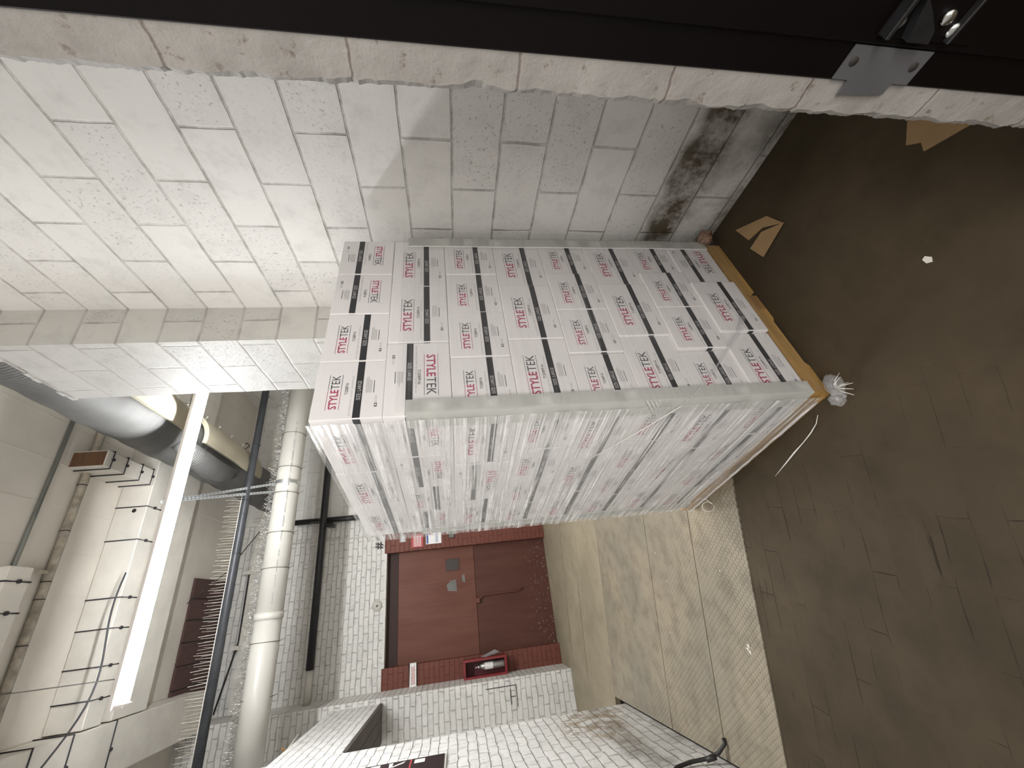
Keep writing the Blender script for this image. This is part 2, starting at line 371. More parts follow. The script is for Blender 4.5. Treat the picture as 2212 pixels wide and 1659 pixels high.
# ------------------------------------------------------------------ mesh helpers
class MB:
    def __init__(s): s.v = []; s.f = []; s.mi = []; s.mats = []; s.sm = []
    def midx(s, m):
        if m not in s.mats: s.mats.append(m)
        return s.mats.index(m)
    def face(s, pts, m, smooth=False):
        i = len(s.v); s.v += [tuple(p) for p in pts]; s.f.append(tuple(range(i, i + len(pts)))); s.mi.append(s.midx(m)); s.sm.append(smooth)
    def raw(s, vs, fs, m, smooth=False):
        i = len(s.v); s.v += [tuple(p) for p in vs]
        for f in fs: s.f.append(tuple(i + k for k in f)); s.mi.append(s.midx(m)); s.sm.append(smooth)
    def box(s, x0, x1, y0, y1, z0, z1, m, X=None):
        vs = [Vector((x, y, z)) for z in (z0, z1) for y in (y0, y1) for x in (x0, x1)]
        if X: vs = [X @ p for p in vs]
        s.raw(vs, [(0, 2, 3, 1), (4, 5, 7, 6), (0, 1, 5, 4), (2, 6, 7, 3), (0, 4, 6, 2), (1, 3, 7, 5)], m)
    def bbox(s, x0, x1, y0, y1, z0, z1, m, bev=.003, X=None, seg=1):
        bm = bmesh.new(); bmesh.ops.create_cube(bm, size=1)
        for v in bm.verts: v.co = Vector((x0 + (v.co.x + .5) * (x1 - x0), y0 + (v.co.y + .5) * (y1 - y0), z0 + (v.co.z + .5) * (z1 - z0)))
        bmesh.ops.bevel(bm, geom=list(bm.edges), offset=bev, segments=seg, affect='EDGES', profile=.5)
        vs = [v.co.copy() for v in bm.verts]
        if X: vs = [X @ p for p in vs]
        s.raw(vs, [tuple(v.index for v in f.verts) for f in bm.faces], m); bm.free()
    def tube(s, pts, r, m, n=12, caps=True, closed=False):
        pts = [Vector(p) for p in pts]; rs = r if isinstance(r, (list, tuple)) else [r] * len(pts)
        vs = []; fs = []; prev = None; L = len(pts)
        for i, p in enumerate(pts):
            if closed: t = pts[(i + 1) % L] - pts[i - 1]
            else: t = pts[min(i + 1, L - 1)] - pts[max(i - 1, 0)]
            t.normalize()
            if prev is None:
                a = Vector((0, 0, 1)) if abs(t.z) < .9 else Vector((1, 0, 0)); e = t.cross(a).normalized()
            else: e = (prev - t * prev.dot(t)).normalized()
            prev = e; q = t.cross(e)
            for k in range(n):
                c = 2 * PI * k / n; vs.append(p + (e * math.cos(c) + q * math.sin(c)) * rs[i])
        for i in range(L if closed else L - 1):
            j = (i + 1) % L
            for k in range(n): fs.append((i * n + k, i * n + (k + 1) % n, j * n + (k + 1) % n, j * n + k))
        if caps and not closed: fs.append(tuple(reversed(range(n)))); fs.append(tuple((L - 1) * n + k for k in range(n)))
        s.raw(vs, fs, m, True)
    def ring(s, c, axis, R, r, m, n=24, k=6):
        axis = Vector(axis).normalized(); a = Vector((0, 0, 1)) if abs(axis.z) < .9 else Vector((1, 0, 0))
        e = axis.cross(a).normalized(); q = axis.cross(e)
        s.tube([Vector(c) + (e * math.cos(2 * PI * i / n) + q * math.sin(2 * PI * i / n)) * R for i in range(n)], r, m, k, closed=True)
    def prism(s, poly, z0, z1, m, X=None):
        n = len(poly); vs = [Vector((p[0], p[1], z0)) for p in poly] + [Vector((p[0], p[1], z1)) for p in poly]
        if X: vs = [X @ p for p in vs]
        s.raw(vs, [tuple(reversed(range(n))), tuple(range(n, 2 * n))] + [(i, (i + 1) % n, (i + 1) % n + n, i + n) for i in range(n)], m)
    def disc(s, c, axis, R, th, m, n=20):
        c = Vector(c); a = Vector(axis).normalized(); s.tube([c, c + a * th], R, m, n)
    def build(s, name, parent=None, loc=None):
        me = bpy.data.meshes.new(name); me.from_pydata(s.v, [], s.f)
        for m in s.mats: me.materials.append(m)
        me.polygons.foreach_set('material_index', s.mi); me.polygons.foreach_set('use_smooth', s.sm)
        me.update()
        o = bpy.data.objects.new(name, me); COL.objects.link(o)
        if loc is not None: o.location = loc
        if parent: o.parent = parent
        return o
def tag(o, label=None, cat=None, group=None, kind=None):
    if label: o['label'] = label
    if cat: o['category'] = cat
    if group: o['group'] = group
    if kind: o['kind'] = kind
    return o
def thing(name, label, cat, loc=(0, 0, 0), rz=0, group=None, rot=None):
    o = bpy.data.objects.new(name, None); COL.objects.link(o); o.location = loc
    o.rotation_euler = rot if rot else (0, 0, rz)
    o.empty_display_size = .05
    return tag(o, label, cat, group)
def struct(mb, name):
    o = mb.build(name); o['kind'] = 'structure'; return o

_txt = {}
def text_geo(body, bold=0.0):
    """outline of a line of lettering, normalised: x from 0 to 1, y from 0 to cap height over length"""
    key = (body, bold)
    if key in _txt: return _txt[key]
    c = bpy.data.curves.new('t', 'FONT'); c.body = body; c.offset = bold; c.resolution_u = 2; c.size = 1
    o = bpy.data.objects.new('t', c); COL.objects.link(o)
    dg = bpy.context.evaluated_depsgraph_get(); me = bpy.data.meshes.new_from_object(o.evaluated_get(dg))
    vs = [v.co.copy() for v in me.vertices]; fs = [tuple(p.vertices) for p in me.polygons]
    x0 = min(v.x for v in vs); x1 = max(v.x for v in vs); y0 = min(v.y for v in vs); y1 = max(v.y for v in vs)
    vs = [((v.x - x0) / (x1 - x0), (v.y - y0) / (y1 - y0)) for v in vs]
    bpy.data.objects.remove(o); bpy.data.curves.remove(c); bpy.data.meshes.remove(me)
    _txt[key] = (vs, fs); return _txt[key]
def put_text(mb, body, m, fr, x0, x1, y0, y1, bold=0.0):
    """fr(x, y) gives the point in the place for face coordinates"""
    vs, fs = text_geo(body, bold)
    mb.raw([fr(x0 + (x1 - x0) * a, y0 + (y1 - y0) * b) for a, b in vs], fs, m)
def put_rect(mb, m, fr, x0, x1, y0, y1):
    mb.face([fr(x0, y0), fr(x1, y0), fr(x1, y1), fr(x0, y1)], m)

CZ = 4.88          # ceiling height
WX = 1.690         # block wall
PX = 1.457         # pier face
# ================================================================== SETTING
def lineL1(x): return 2.057 + (x - .446) * -.2675
# floor: boards (near), slab (far)
mb = MB(); mb.face([(-2.6, -2.5, 0), (3.6, -2.5, 0), (3.6, lineL1(3.6), 0), (-2.6, lineL1(-2.6), 0)], M['floor'])
mb.face([(-2.6, lineL1(-2.6), 0), (3.6, lineL1(3.6), 0), (3.6, lineL1(3.6), -.10), (-2.6, lineL1(-2.6), -.10)], M['floor'])
def seam(x, y0): return y0 + x * -.2700
mb.face([(-2.6, seam(-2.6, 4.66), 0), (3.6, seam(3.6, 4.66), 0), (3.6, 7.6, 0), (-2.6, 7.6, 0)], M['floor_far'])
mb.face([(-2.6, seam(-2.6, 4.66), -.10), (3.6, seam(3.6, 4.66), -.10), (3.6, seam(3.6, 4.66), 0), (-2.6, seam(-2.6, 4.66), 0)], M['floor_far'])
mb.face([(-2.6, lineL1(-2.6), -.05), (3.6, lineL1(3.6), -.05), (3.6, seam(3.6, 4.66), -.05), (-2.6, seam(-2.6, 4.66), -.05)], M['frame'])
struct(mb, 'floor')
# ceiling
mb = MB(); mb.face([(-1.4, -.2, CZ), (-1.4, 7.5, CZ), (3.6, 7.5, CZ), (3.6, -.2, CZ)], M['ceiling'])
for k in range(14):
    x = -.9 + k * .34
    mb.box(x - .004, x + .004, .3, 7.2, CZ - .004, CZ + .01, M['ceiling'])
struct(mb, 'ceiling')
mb = MB()
for k in range(7):
    x0 = -1.0 + k * .243; mb.box(x0 + .006, x0 + .237, 6.36, 7.22, CZ - .03, CZ, M['planks'])
mb.box(-1.0, .70, 6.37, 7.22, CZ - .012, CZ + .01, M['black'])
struct(mb, 'trim_1')
# right block wall, pier and wall thickness
mb = MB(); mb.box(WX, WX + .2, .05, 2.70, 0, 3.92, M['block_right']); struct(mb, 'wall_right')
mb = MB()
rows = 20; y0, y1 = 2.09, 2.70
vs = []; N = 60
for i in range(N + 1):
    z = 3.92 * i / N
    e = (noise.noise(Vector((0, 0, z * 3.1))) * .006)
    vs += [(PX + e * .6, y0 + e, z), (PX + e * .6, y1 + noise.noise(Vector((5, 0, z * 4))) * .007, z)]
fs = [(2 * i, 2 * i + 1, 2 * i + 3, 2 * i + 2) for i in range(N)]
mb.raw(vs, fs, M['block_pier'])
vr = []
for i in range(N + 1):
    vr += [(WX + .01, y0, vs[2 * i][2]), (vs[2 * i][0], vs[2 * i][1], vs[2 * i][2])]
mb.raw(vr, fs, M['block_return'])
vr = []
for i in range(N + 1):
    vr += [(vs[2 * i + 1][0], vs[2 * i + 1][1], vs[2 * i + 1][2]), (WX + .01, y1, vs[2 * i][2])]
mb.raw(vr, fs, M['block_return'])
mb.face([(PX, y0, 3.92), (PX, y1, 3.92), (WX + .01, y1, 3.92), (WX + .01, y0, 3.92)], M['block_return'])
# mortar lumps left along the ragged head of the pier
for k in range(10):
    y = 2.12 + k * .06; mb.bbox(PX - .004, PX + .05, y, y + .062, 3.90, 3.925 + .02 * math.sin(k * 1.7), M['block_pier'], .006)
struct(mb, 'wall_pier')
mb = MB(); mb.box(2.15, 2.3, .05, 2.70, 3.93, CZ, M['block_return']); mb.box(WX + .2, 2.3, .05, 2.70, 3.90, 3.925, M['block_return']); struct(mb, 'wall_upper')
# near wall: the doorway jamb with its broken edge
mb = MB(); N = 1000; vs = []
for i in range(N + 1):
    z = 4.6 * i / N
    big = noise.noise(Vector((1.3, 0, z * 2.3))) * .006; sm = noise.noise(Vector((7, 2, z * 24))) * .0035 + noise.noise(Vector((3, 2, z * 62))) * .0026 + noise.noise(Vector((3, 6, z * 140))) * .0016
    ye = .2885 - .006 * max(0, (1.2 - z)) / 1.2 + big + sm
    fr = (z / .2032) % 1.0
    if fr < .015 or fr > .985: ye -= .002
    lip = .0035 + .003 * noise.noise(Vector((9, 1, z * 18)))
    vs += [(.576, .14, z), (.576, .236, z), (.576 + .002 * noise.noise(Vector((0, 4, z * 30))), ye - lip * 2.2, z), (.579 + lip, ye, z), (.62, ye + .002, z), (WX + .02, .292, z)]
K = 6; fs = []
for i in range(N):
    for k in range(K - 1): fs.append((i * K + k, i * K + k + 1, (i + 1) * K + k + 1, (i + 1) * K + k))
mb.raw(vs, fs, M['jamb'])
mb.box(.60, WX + .2, .05, .13, 0, 4.6, M['jamb'])
struct(mb, 'wall_near')
# left wall (x = -.985) with the side opening beyond 4.65
LXW = -.985
mb = MB()
N = 120; vs = []; OZ = 2.52
for i in range(N + 1):
    z = CZ * i / N
    e = noise.noise(Vector((2, 8, z * 5))) * .014 + noise.noise(Vector((2, 8, z * 19))) * .007
    vs += [(LXW, -.5, z), (LXW, 4.64 + e, z), (LXW - .40, 4.66, z)]
fs = []
for i in range(N):
    fs += [(3 * i + 1, 3 * i, 3 * i + 3, 3 * i + 4), (3 * i + 2, 3 * i + 1, 3 * i + 4, 3 * i + 5)]
mb.raw(vs, fs, M['brick_left'])
mb.box(LXW - .40, LXW - .004, 4.655, 6.75, OZ, 3.12, M['brick_left'])
mb.box(LXW - .48, LXW - .38, 4.60, 6.75, 3.0, CZ, M['brick_left'])
struct(mb, 'wall_left')
mb = MB()
for k in range(3): mb.box(LXW - .40 + .134 * k + .003, LXW - .40 + .134 * k + .131, 4.68, 6.66, OZ - .02, OZ - .001, M['greyboard'])
mb.box(LXW - .4, LXW + .002, 4.68, 6.66, OZ - .004, OZ + .01, M['greyboard'])
struct(mb, 'trim_2')
# far jamb of the opening + pier beside the lift door
mb = MB(); mb.box(-1.9, -.935, 6.68, 7.24, 0, CZ, M['brick_back'])
struct(mb, 'wall_alcove')
mb = MB(); mb.box(-2.6, -2.5, 3.0, 7.6, 0, 3.4, M['brick_left']); struct(mb, 'wall_side')
# back wall with the lift opening
DX0, DX1, DZ = -.675, .855, 2.575
BY = 7.22
mb = MB()
mb.box(-.95, 1.45, BY, BY + .22, 2.61, CZ, M['brick_back'])
mb.box(1.45, 3.6, BY - .04, BY + .22, 0, CZ, M['block_back'])
mb.box(1.16, 1.45, BY, BY + .22, 0, 2.61, M['brick_back'])
struct(mb, 'wall_back')
mb = MB()
mb.box(-.95, DX0, BY - .006, BY + .22, 0, 2.61, M['red_brick'])
mb.box(DX1, 1.16, BY - .006, BY + .22, 0, 2.61, M['red_brick'])
mb.box(DX0, DX1, BY + .0, BY + .22, DZ, 2.61, M['block_back'])
struct(mb, 'trim_4')
mb = MB(); mb.box(-1.0, 1.3, BY + .30, BY + .34, 0, 2.8, M['hole']); mb.box(DX0 - .06, DX0 - .02, BY + .20, BY + .32, 0, 2.8, M['hole']); mb.box(DX1 + .02, DX1 + .06, BY + .20, BY + .32, 0, 2.8, M['hole']); struct(mb, 'dark_backing')  # unseen dark backing added behind the lift door to block leaking light
mb = MB(); mb.box(3.5, 3.6, .3, 7.3, 0, CZ, M['block_back']); struct(mb, 'wall_far_right')
# shallow ledge high on the back wall
mb = MB(); mb.box(-.93, 3.5, BY - .10, BY, 4.30, 4.52, M['beamwhite'])
for x in (-.2, .75, 1.5): mb.box(x, x + .05, BY - .13, BY - .10, 4.25, 4.60, M['beamwhite'])
struct(mb, 'trim_5')

# ================================================================== LIFT DOOR
d = thing('door_1', 'red steel two panel freight lift door in the far brick wall', 'door', (.09, 7.37, 0)); d['kind'] = 'structure'
def loc(mb, o):  # shift world coordinates into the thing's frame
    inv = Matrix.Translation(-Vector(o.location)) if o.rotation_euler.z == 0 else (Matrix.Translation(o.location) @ Matrix.Rotation(o.rotation_euler.z, 4, 'Z')).inverted()
    mb.v = [tuple(inv @ Vector(p)) for p in mb.v]; return mb
y = 7.345
mb = MB(); mb.bbox(DX0 - .02, DX1 + .02, y, y + .05, 1.20, 2.405, M['redpaint'], .004)
for z in (2.1, ): pass
for x in (-.17, .34): mb.box(x - .002, x + .002, y - .0035, y, 1.26, 2.40, M['reddark'])
upper = loc(mb, d).build('upper_panel', d)
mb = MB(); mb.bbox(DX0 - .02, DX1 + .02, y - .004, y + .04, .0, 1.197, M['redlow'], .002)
for x in (-.14, .33): mb.box(x - .002, x + .002, y - .0065, y - .004, .05, 1.15, M['reddark'])
lower = loc(mb, d).build('lower_panel', d)
mb = MB(); mb.box(.505, .690, y - .010, y, 1.44, 1.67, M['reddark']); mb.box(.518, .677, y - .012, y - .009, 1.455, 1.655, M['glassdark'])
win = loc(mb, d).build('vision_window', upper); win['label'] = 'small dark rectangular window in the red door'
mb = MB(); mb.tube([(.03, y - .05, 1.18), (.10, y - .06, 1.10), (.10, y - .045, .55), (.14, y - .04, .45)], .010, M['redpaint'], 8); mb.bbox(.0, .07, y - .07, y - .03, 1.15, 1.22, M['redpaint'], .006)
loc(mb, d).build('handle', lower)
mb = MB(); mb.prism([(.20, 1.50), (.37, 1.51), (.36, 1.60), (.30, 1.66), (.22, 1.64)], 0, .002, M['patch'], Matrix(((1, 0, 0, 0), (0, 0, -1, y), (0, 1, 0, 0), (0, 0, 0, 1))))
mb.prism([(.31, 1.36), (.44, 1.37), (.42, 1.41), (.33, 1.41)], 0, .002, M['patch'], Matrix(((1, 0, 0, 0), (0, 0, -1, y), (0, 1, 0, 0), (0, 0, 0, 1))))
pt = loc(mb, d).build('worn_patch', upper); pt['label'] = 'bare grey patch rubbed through the red paint'
mb = MB(); mb.box(DX0 - .02, DX1 + .02, y + .0, y + .06, 2.405, DZ, M['pocket']); mb.box(DX0, DX1, BY + .22, BY + .24, 2.0, DZ, M['frame2'])
loc(mb, d).build('header_pocket', d)

# ================================================================== TIMBER BEAMS
BZ = 4.595
def strap_u(mb, axis, pos, a0, a1, z0, z1, r=.006):
    """black rod round three sides of a beam"""
    pts = [(a0, z1), (a0, z0), (a1, z0), (a1, z1)]
    P = [(p, pos, z) if axis == 'y' else (pos, p, z) for p, z in pts]
    mb.tube(P, r, M['strapblack'], 6)
def beam(name, label, x0, x1, y0, y1, straps, axis, end=None, mat=None, loc3=None):
    t = thing(name, label, 'beam', ((x0 + x1) / 2, (y0 + y1) / 2, BZ), 0, 'timber beams under the ceiling')
    mb = MB(); mb.bbox(x0, x1, y0, y1, BZ, CZ - .002, mat or M['beamwhite'], .006)
    if end: mb.box(x0 + .01, x1 - .01, y0 - .0015, y0 + .01, BZ + .01, CZ - .01, M['beamend'])
    loc2(mb, t).build('timber', t)
    for s in straps:
        mb = MB()
        if axis == 'y': strap_u(mb, 'y', s, x0 - .005, x1 + .005, BZ - .005, CZ - .004)
        else: strap_u(mb, 'x', s, y0 - .005, y1 + .005, BZ - .005, CZ - .004)
        mb.tube([((x0 + x1) / 2, s, BZ - .006), ((x0 + x1) / 2, s, BZ - .02)] if axis == 'y' else [(s, (y0 + y1) / 2, BZ - .006), (s, (y0 + y1) / 2, BZ - .02)], .014, M['strapblack'], 8)
        loc2(mb, t).build('strap', t)
    return t
def loc2(mb, o):
    L = Vector(o.location); mb.v = [tuple(Vector(p) - L) for p in mb.v]; return mb
beam('timber_beam', 'white painted beam end showing a bare brown end, strapped under the ceiling', 1.460, 1.612, 4.0, 4.688, (4.07, 4.25, 4.46, 4.63), 'y', end=True)
beam('timber_beam', 'white strapped beam running crosswise behind the lamp and meeting the brown ended beam', -.56, 3.4, 4.69, 4.90, (1.25, .93, .42, .17, -.12, -.36), 'x')
beam('timber_beam', 'broad pale beam crossing the room directly above and behind the lit strip lamp', -.56, 3.4, 5.02, 5.50, (), 'x')
beam('timber_beam', 'short bright white beam at the top left corner of the picture', -.56, .60, 3.53, 3.72, (.50, .30), 'x')
beam('timber_beam', 'pale strapped beam lying along the top of the left brick wall', -.978, -.57, 3.2, 6.67, (3.9, 4.25, 4.62, 5.1), 'y')

# ================================================================== LAMP
lamp = thing('strip_lamp', 'long glowing white LED strip lamp hung crosswise under the beams', 'lamp', ((LX0 + LX1) / 2, LY, LZ))
cx = (LX0 + LX1) / 2; hl = (LX1 - LX0) / 2
mb = MB(); mb.bbox(-hl - .03, hl + .03, -.055, .06, .045, .075, M['housing'], .004); mb.bbox(-hl - .02, hl + .02, -.030, .035, .018, .046, M['housing'], .003)
hs = mb.build('lamp_housing', lamp)
mb = MB()
vs = []; n = 10
for i in range(n + 1):
    a = PI + PI * i / n; vs.append((math.cos(a) * .040, math.sin(a) * .026 + .012))
pr_ = [(-hl, p[0], p[1]) for p in vs] + [(hl, p[0], p[1]) for p in vs]
mb.raw(pr_, [(i, i + 1, i + n + 2, i + n + 1) for i in range(n)] + [(0, n + 1, 2 * n + 1, n), tuple(range(n + 1)), tuple(reversed(range(n + 1, 2 * n + 2)))], M['led'])
mb.build('diffuser', lamp)
for x in (-hl - .012, hl - .003):
    mb = MB(); mb.bbox(x, x + .015, -.042, .042, -.018, .046, M['housing'], .003); mb.build('end_cap', lamp)
for x in (-hl + .15, hl - .15):
    mb = MB(); mb.tube([(x, 0, .07), (x, 0, CZ - LZ)], .004, M['conduit'], 6); mb.build('hanger', lamp)
mb = MB(); pts = []
for i in range(16):
    t = i / 15; pts.append((.10 - .50 * t, .9 - .5 * t + .2 * math.sin(t * 3), CZ - LZ - .28 - .35 * math.sin(t * PI)))
M_c = M['greypipe']
# ------------------------------------------------------------------ loose cable under the beam
cab = MB(); pts = []
for i in range(20):
    t = i / 19; pts.append((.62 - 1.45 * t, 4.62 - .35 * t, BZ - .03 - .12 * math.sin(t * PI) + .05 * math.sin(t * 7)))
cab.tube(pts, .007, M['greypipe'], 6); tag(cab.build('hanging_cable'), 'thin grey cable looping loosely in front of the strapped crosswise beam', 'cable')

# ================================================================== PIPES
def spikes(mb, x0, x1, yc, zc, step, ln, mat, fan=.5, r=.0013, jit=.0, up=1.0):
    x = x0
    while x < x1:
        for a in (-fan, 0, fan):
            L = ln * (1 + random.uniform(-.08, .08)); aa = a + random.uniform(-jit, jit); bb = random.uniform(-jit, jit)
            p = Vector((x + (0 if a else step * .5), yc, zc)); q = p + Vector((math.sin(bb) * L, math.sin(aa) * L, math.cos(aa) * L * up))
            mb.tube([p, q], [r, r * .7], mat, 3, caps=False)
        x += step
# grey pipe with spikes
t = thing('drain_pipe', 'dark grey pipe carrying a comb of thin anti bird spikes', 'pipe', (1.0, 5.36, 3.97))
mb = MB(); mb.tube([(-1.36, 5.34, 3.955), (3.45, 5.38, 3.985)], .043, M['greypipe'], 20); loc2(mb, t).build('pipe', t)
for x in (-.3, .25, .8, 1.4, 2.1, 2.8):
    mb = MB(); mb.ring((x, 5.36, 3.967), (1, 0, 0), .045, .003, M['black']); loc2(mb, t).build('clamp', t)
sp = thing('bird_spikes', 'row of upright wire bird spikes along the top of the dark grey pipe', 'bird spikes', (1.0, 5.36, 4.02))
mb = MB(); mb.box(-1.3, 1.50, 5.348, 5.372, 4.010, 4.018, M['spikebase']); loc2(mb, sp).build('base_strip', sp)
mb = MB(); spikes(mb, -1.3, 1.50, 5.36, 4.016, .060, .150, M['spike'], .45, .0024, .08); o = loc2(mb, sp).build('spike_wires', sp); o['kind'] = 'stuff'
# large cream plastic pipe
PYC, PZC, PRD = 5.60, 3.615, .142
t = thing('plastic_pipe', 'thick cream plastic pipe crossing above the stack, with wire bands', 'pipe', (1.0, PYC, PZC))
mb = MB(); mb.tube([(.16, PYC, PZC), (3.48, PYC + .03, PZC)], PRD, M['pvc'], 40); mb.tube([(-1.36, PYC - .03, PZC - .01), (.17, PYC, PZC)], PRD - .004, M['pvc'], 40)
PIPEMB = mb
mb = MB(); mb.tube([(.10, PYC, PZC), (.17, PYC, PZC)], PRD + .009, M['pvc'], 40); loc2(mb, t).build('coupling', t)
mb = PIPEMB
for i in range(120):
    x = .25 + i * .0185
    if i % 9 in (7, 8) or (30 < i < 36): continue
    L = random.uniform(.006, .013); a = math.radians(205); rr = PRD + .0008
    def P(xx, da): return (xx, PYC + math.cos(a + da) * rr, PZC + math.sin(a + da) * rr)
    mb.face([P(x, -.035), P(x + L, -.035), P(x + L, .035), P(x, .035)], M['pvcmark'])
loc2(mb, t).build('pipe', t)
for x in (-.62, -.12, .62, 1.02, 1.50, 1.83, 2.3):
    mb = MB(); mb.ring((x, PYC, PZC), (1, .03, 0), PRD + .003, .0035, M['rustwire'], 32)
    mb.tube([(x, PYC + .02, PZC - PRD), (x + .02, PYC - .03, PZC - PRD - .07)], .003, M['rustwire'], 5); loc2(mb, t).build('wire_band', t)
# tangled spikes on the cream pipe
sp = thing('bird_spikes', 'dense tangled glittering wire spikes along the top of the thick cream pipe', 'bird spikes', (1.0, PYC, PZC + PRD))
mb = MB(); x = -1.3
while x < 3.4:
    for k in range(3):
        dy = random.uniform(-.05, .05); L = random.uniform(.06, .13)
        p = Vector((x + random.uniform(-.02, .02), PYC + dy, PZC + math.sqrt(PRD ** 2 - dy * dy) - .002)); pts = [p]; dirv = Vector((random.uniform(-.5, .5), random.uniform(-.6, .6), 1)).normalized()
        for s_ in range(3):
            p = p + dirv * L / 3; pts.append(p); dirv = (dirv + Vector((random.uniform(-.9, .9), random.uniform(-.9, .9), random.uniform(-.4, .3)))).normalized()
        mb.tube(pts, .0022, M['tinsel'], 3, caps=False)
    x += .0125
o = loc2(mb, sp).build('spike_wires', sp); o['kind'] = 'stuff'
mb = MB(); mb.bbox(-1.18, -1.02, 5.05, 5.30, 3.121, 3.150, M['beamend'], .004); mb.tube([(-1.25, 5.1, 3.16), (-1.05, 5.35, 3.19), (-.98, 5.6, 3.17)], .012, M['beamwhite'], 6)
mb.tube([(-1.2, 5.5, 3.13), (-1.0, 5.25, 3.20)], .010, M['pallet_dark'], 6)
tag(mb.build('board_scraps'), 'heap of broken board scraps on the ledge of the left wall', 'scrap')
# perforated hanger strap
t = thing('hanger_strap', 'pair of perforated silver metal straps holding the cream pipe from a beam', 'strap', (1.45, 5.35, 3.9))
for (xa, xb) in ((1.60, 1.47), (1.56, 1.55)):
    mb = MB(); A = Vector((1.33, 4.87, 4.592)); Bp = Vector((xb + .15, PYC - .10, PZC + PRD * .75)) if xa == 1.60 else Vector((1.52, PYC - .10, PZC + PRD * .75))
    n = (Bp - A).normalized(); sd = n.cross(Vector((0, 1, .3))).normalized() * .014
    mb.raw([A - sd, A + sd, Bp + sd, Bp - sd], [(0, 1, 2, 3)], M['strapmetal']); e = Vector((0, -.002, 0))
    mb.raw([A - sd + e, A + sd + e, Bp + sd + e, Bp - sd + e], [(3, 2, 1, 0)], M['strapmetal'])
    L = (Bp - A).length
    for i in range(int(L / .035)):
        c = A + n * (i + .5) * .035; q = sd.normalized() * .004
        mb.face([c - q + e * 1.4 - n * .005, c + q + e * 1.4 - n * .005, c + q + e * 1.4 + n * .005, c - q + e * 1.4 + n * .005], M['hole'])
    loc2(mb, t).build('strap', t)
mb = MB(); pts = [(1.64, PYC + math.cos(math.radians(a)) * (PRD + .004), PZC + math.sin(math.radians(a)) * (PRD + .004)) for a in range(60, 420, 10)]
vs = []
for p in pts: vs += [(p[0] - .02, p[1], p[2]), (p[0] + .02, p[1], p[2])]
mb.raw(vs, [(2 * i, 2 * i + 1, 2 * i + 3, 2 * i + 2) for i in range(len(pts) - 1)], M['strapmetal']); loc2(mb, t).build('pipe_loop', t)
# black pipe with spikes near the back wall
t = thing('black_pipe', 'black horizontal pipe in front of the far brick wall', 'pipe', (1.0, 7.05, 3.53))
mb = MB(); mb.tube([(-.55, 7.03, 3.525), (3.45, 7.02, 3.54)], .052, M['black'], 20); mb.tube([(-.93, 7.03, 3.525), (-.55, 7.03, 3.525)], .045, M['pvc'], 20); loc2(mb, t).build('pipe', t)
mb = MB(); mb.bbox(1.30, 1.36, 6.93, 7.10, 3.36, 3.46, M['zinc_dark'], .01); mb.ring((1.33, 7.05, 3.53), (1, 0, 0), .058, .008, M['zinc_dark']); loc2(mb, t).build('clamp', t)
sp = thing('bird_spikes', 'row of fine wire bird spikes on the black horizontal pipe', 'bird spikes', (1.0, 7.05, 3.58))
mb = MB(); spikes(mb, -.5, 3.3, 7.05, 3.578, .085, .15, M['spike'], .55, .0016, .1); o = loc2(mb, sp).build('spike_wires', sp); o['kind'] = 'stuff'
mb = MB(); mb.tube([(1.44, 7.13, 2.63), (1.44, 7.13, 3.98)], .042, M['black'], 18)
tag(mb.build('black_pipe'), 'black vertical pipe crossing behind the black horizontal pipe', 'pipe')
mb = MB(); mb.tube([(1.14, BY - .012, 2.62), (1.14, BY - .012, 4.29)], .010, M['beamwhite'], 8); tag(mb.build('wall_conduit'), 'thin white painted vertical conduit on the far brick wall', 'conduit')
# ceiling conduits
mb = MB(); mb.tube([(-.55, 3.86, CZ - .020), (1.95, 3.86, CZ - .020)], .016, M['conduit'], 12); tag(mb.build('conduit'), 'smooth grey conduit on the ceiling nearest the viewer', 'conduit')
mb = MB(); mb.tube([(-.55, 4.17, CZ - .036), (2.4, 4.17, CZ - .036)], .030, M['rustpipe'], 14)
mb.tube([(.62, 4.17, CZ - .036), (.62, 3.96, CZ - .06)], .016, M['rustpipe'], 10); mb.disc((.62, 3.98, CZ - .058), (0, -1, -.1), .026, .02, M['rustpipe'])
for x in (-.2, .1, .42, .55, .95, 1.35): mb.ring((x, 4.17, CZ - .036), (1, 0, 0), .032, .004, M['black'])
tag(mb.build('sprinkler_pipe'), 'flaking cream sprinkler pipe with a stub, along the ceiling', 'pipe')
mb = MB(); mb.tube([(-.55, 4.235, CZ - .014), (2.4, 4.235, CZ - .014)], .012, M['conduit'], 10); tag(mb.build('conduit'), 'thin grey conduit right behind the flaking cream sprinkler pipe', 'conduit')
mb = MB(); mb.tube([(-.9, 7.19, 4.72), (-.1, 7.19, 4.56), (.75, 7.19, 4.57), (.9, 7.19, 4.25)], .010, M['black'], 8); tag(mb.build('wall_cable'), 'dark cable strung across the top of the far wall', 'cable')
mb = MB(); mb.tube([(.40, 6.25, 4.84), (.75, 6.6, 4.62), (1.35, 6.95, 4.40)], .006, M['black'], 6); tag(mb.build('ceiling_cable'), 'thin black cable slanting across the pale ceiling boards', 'cable')
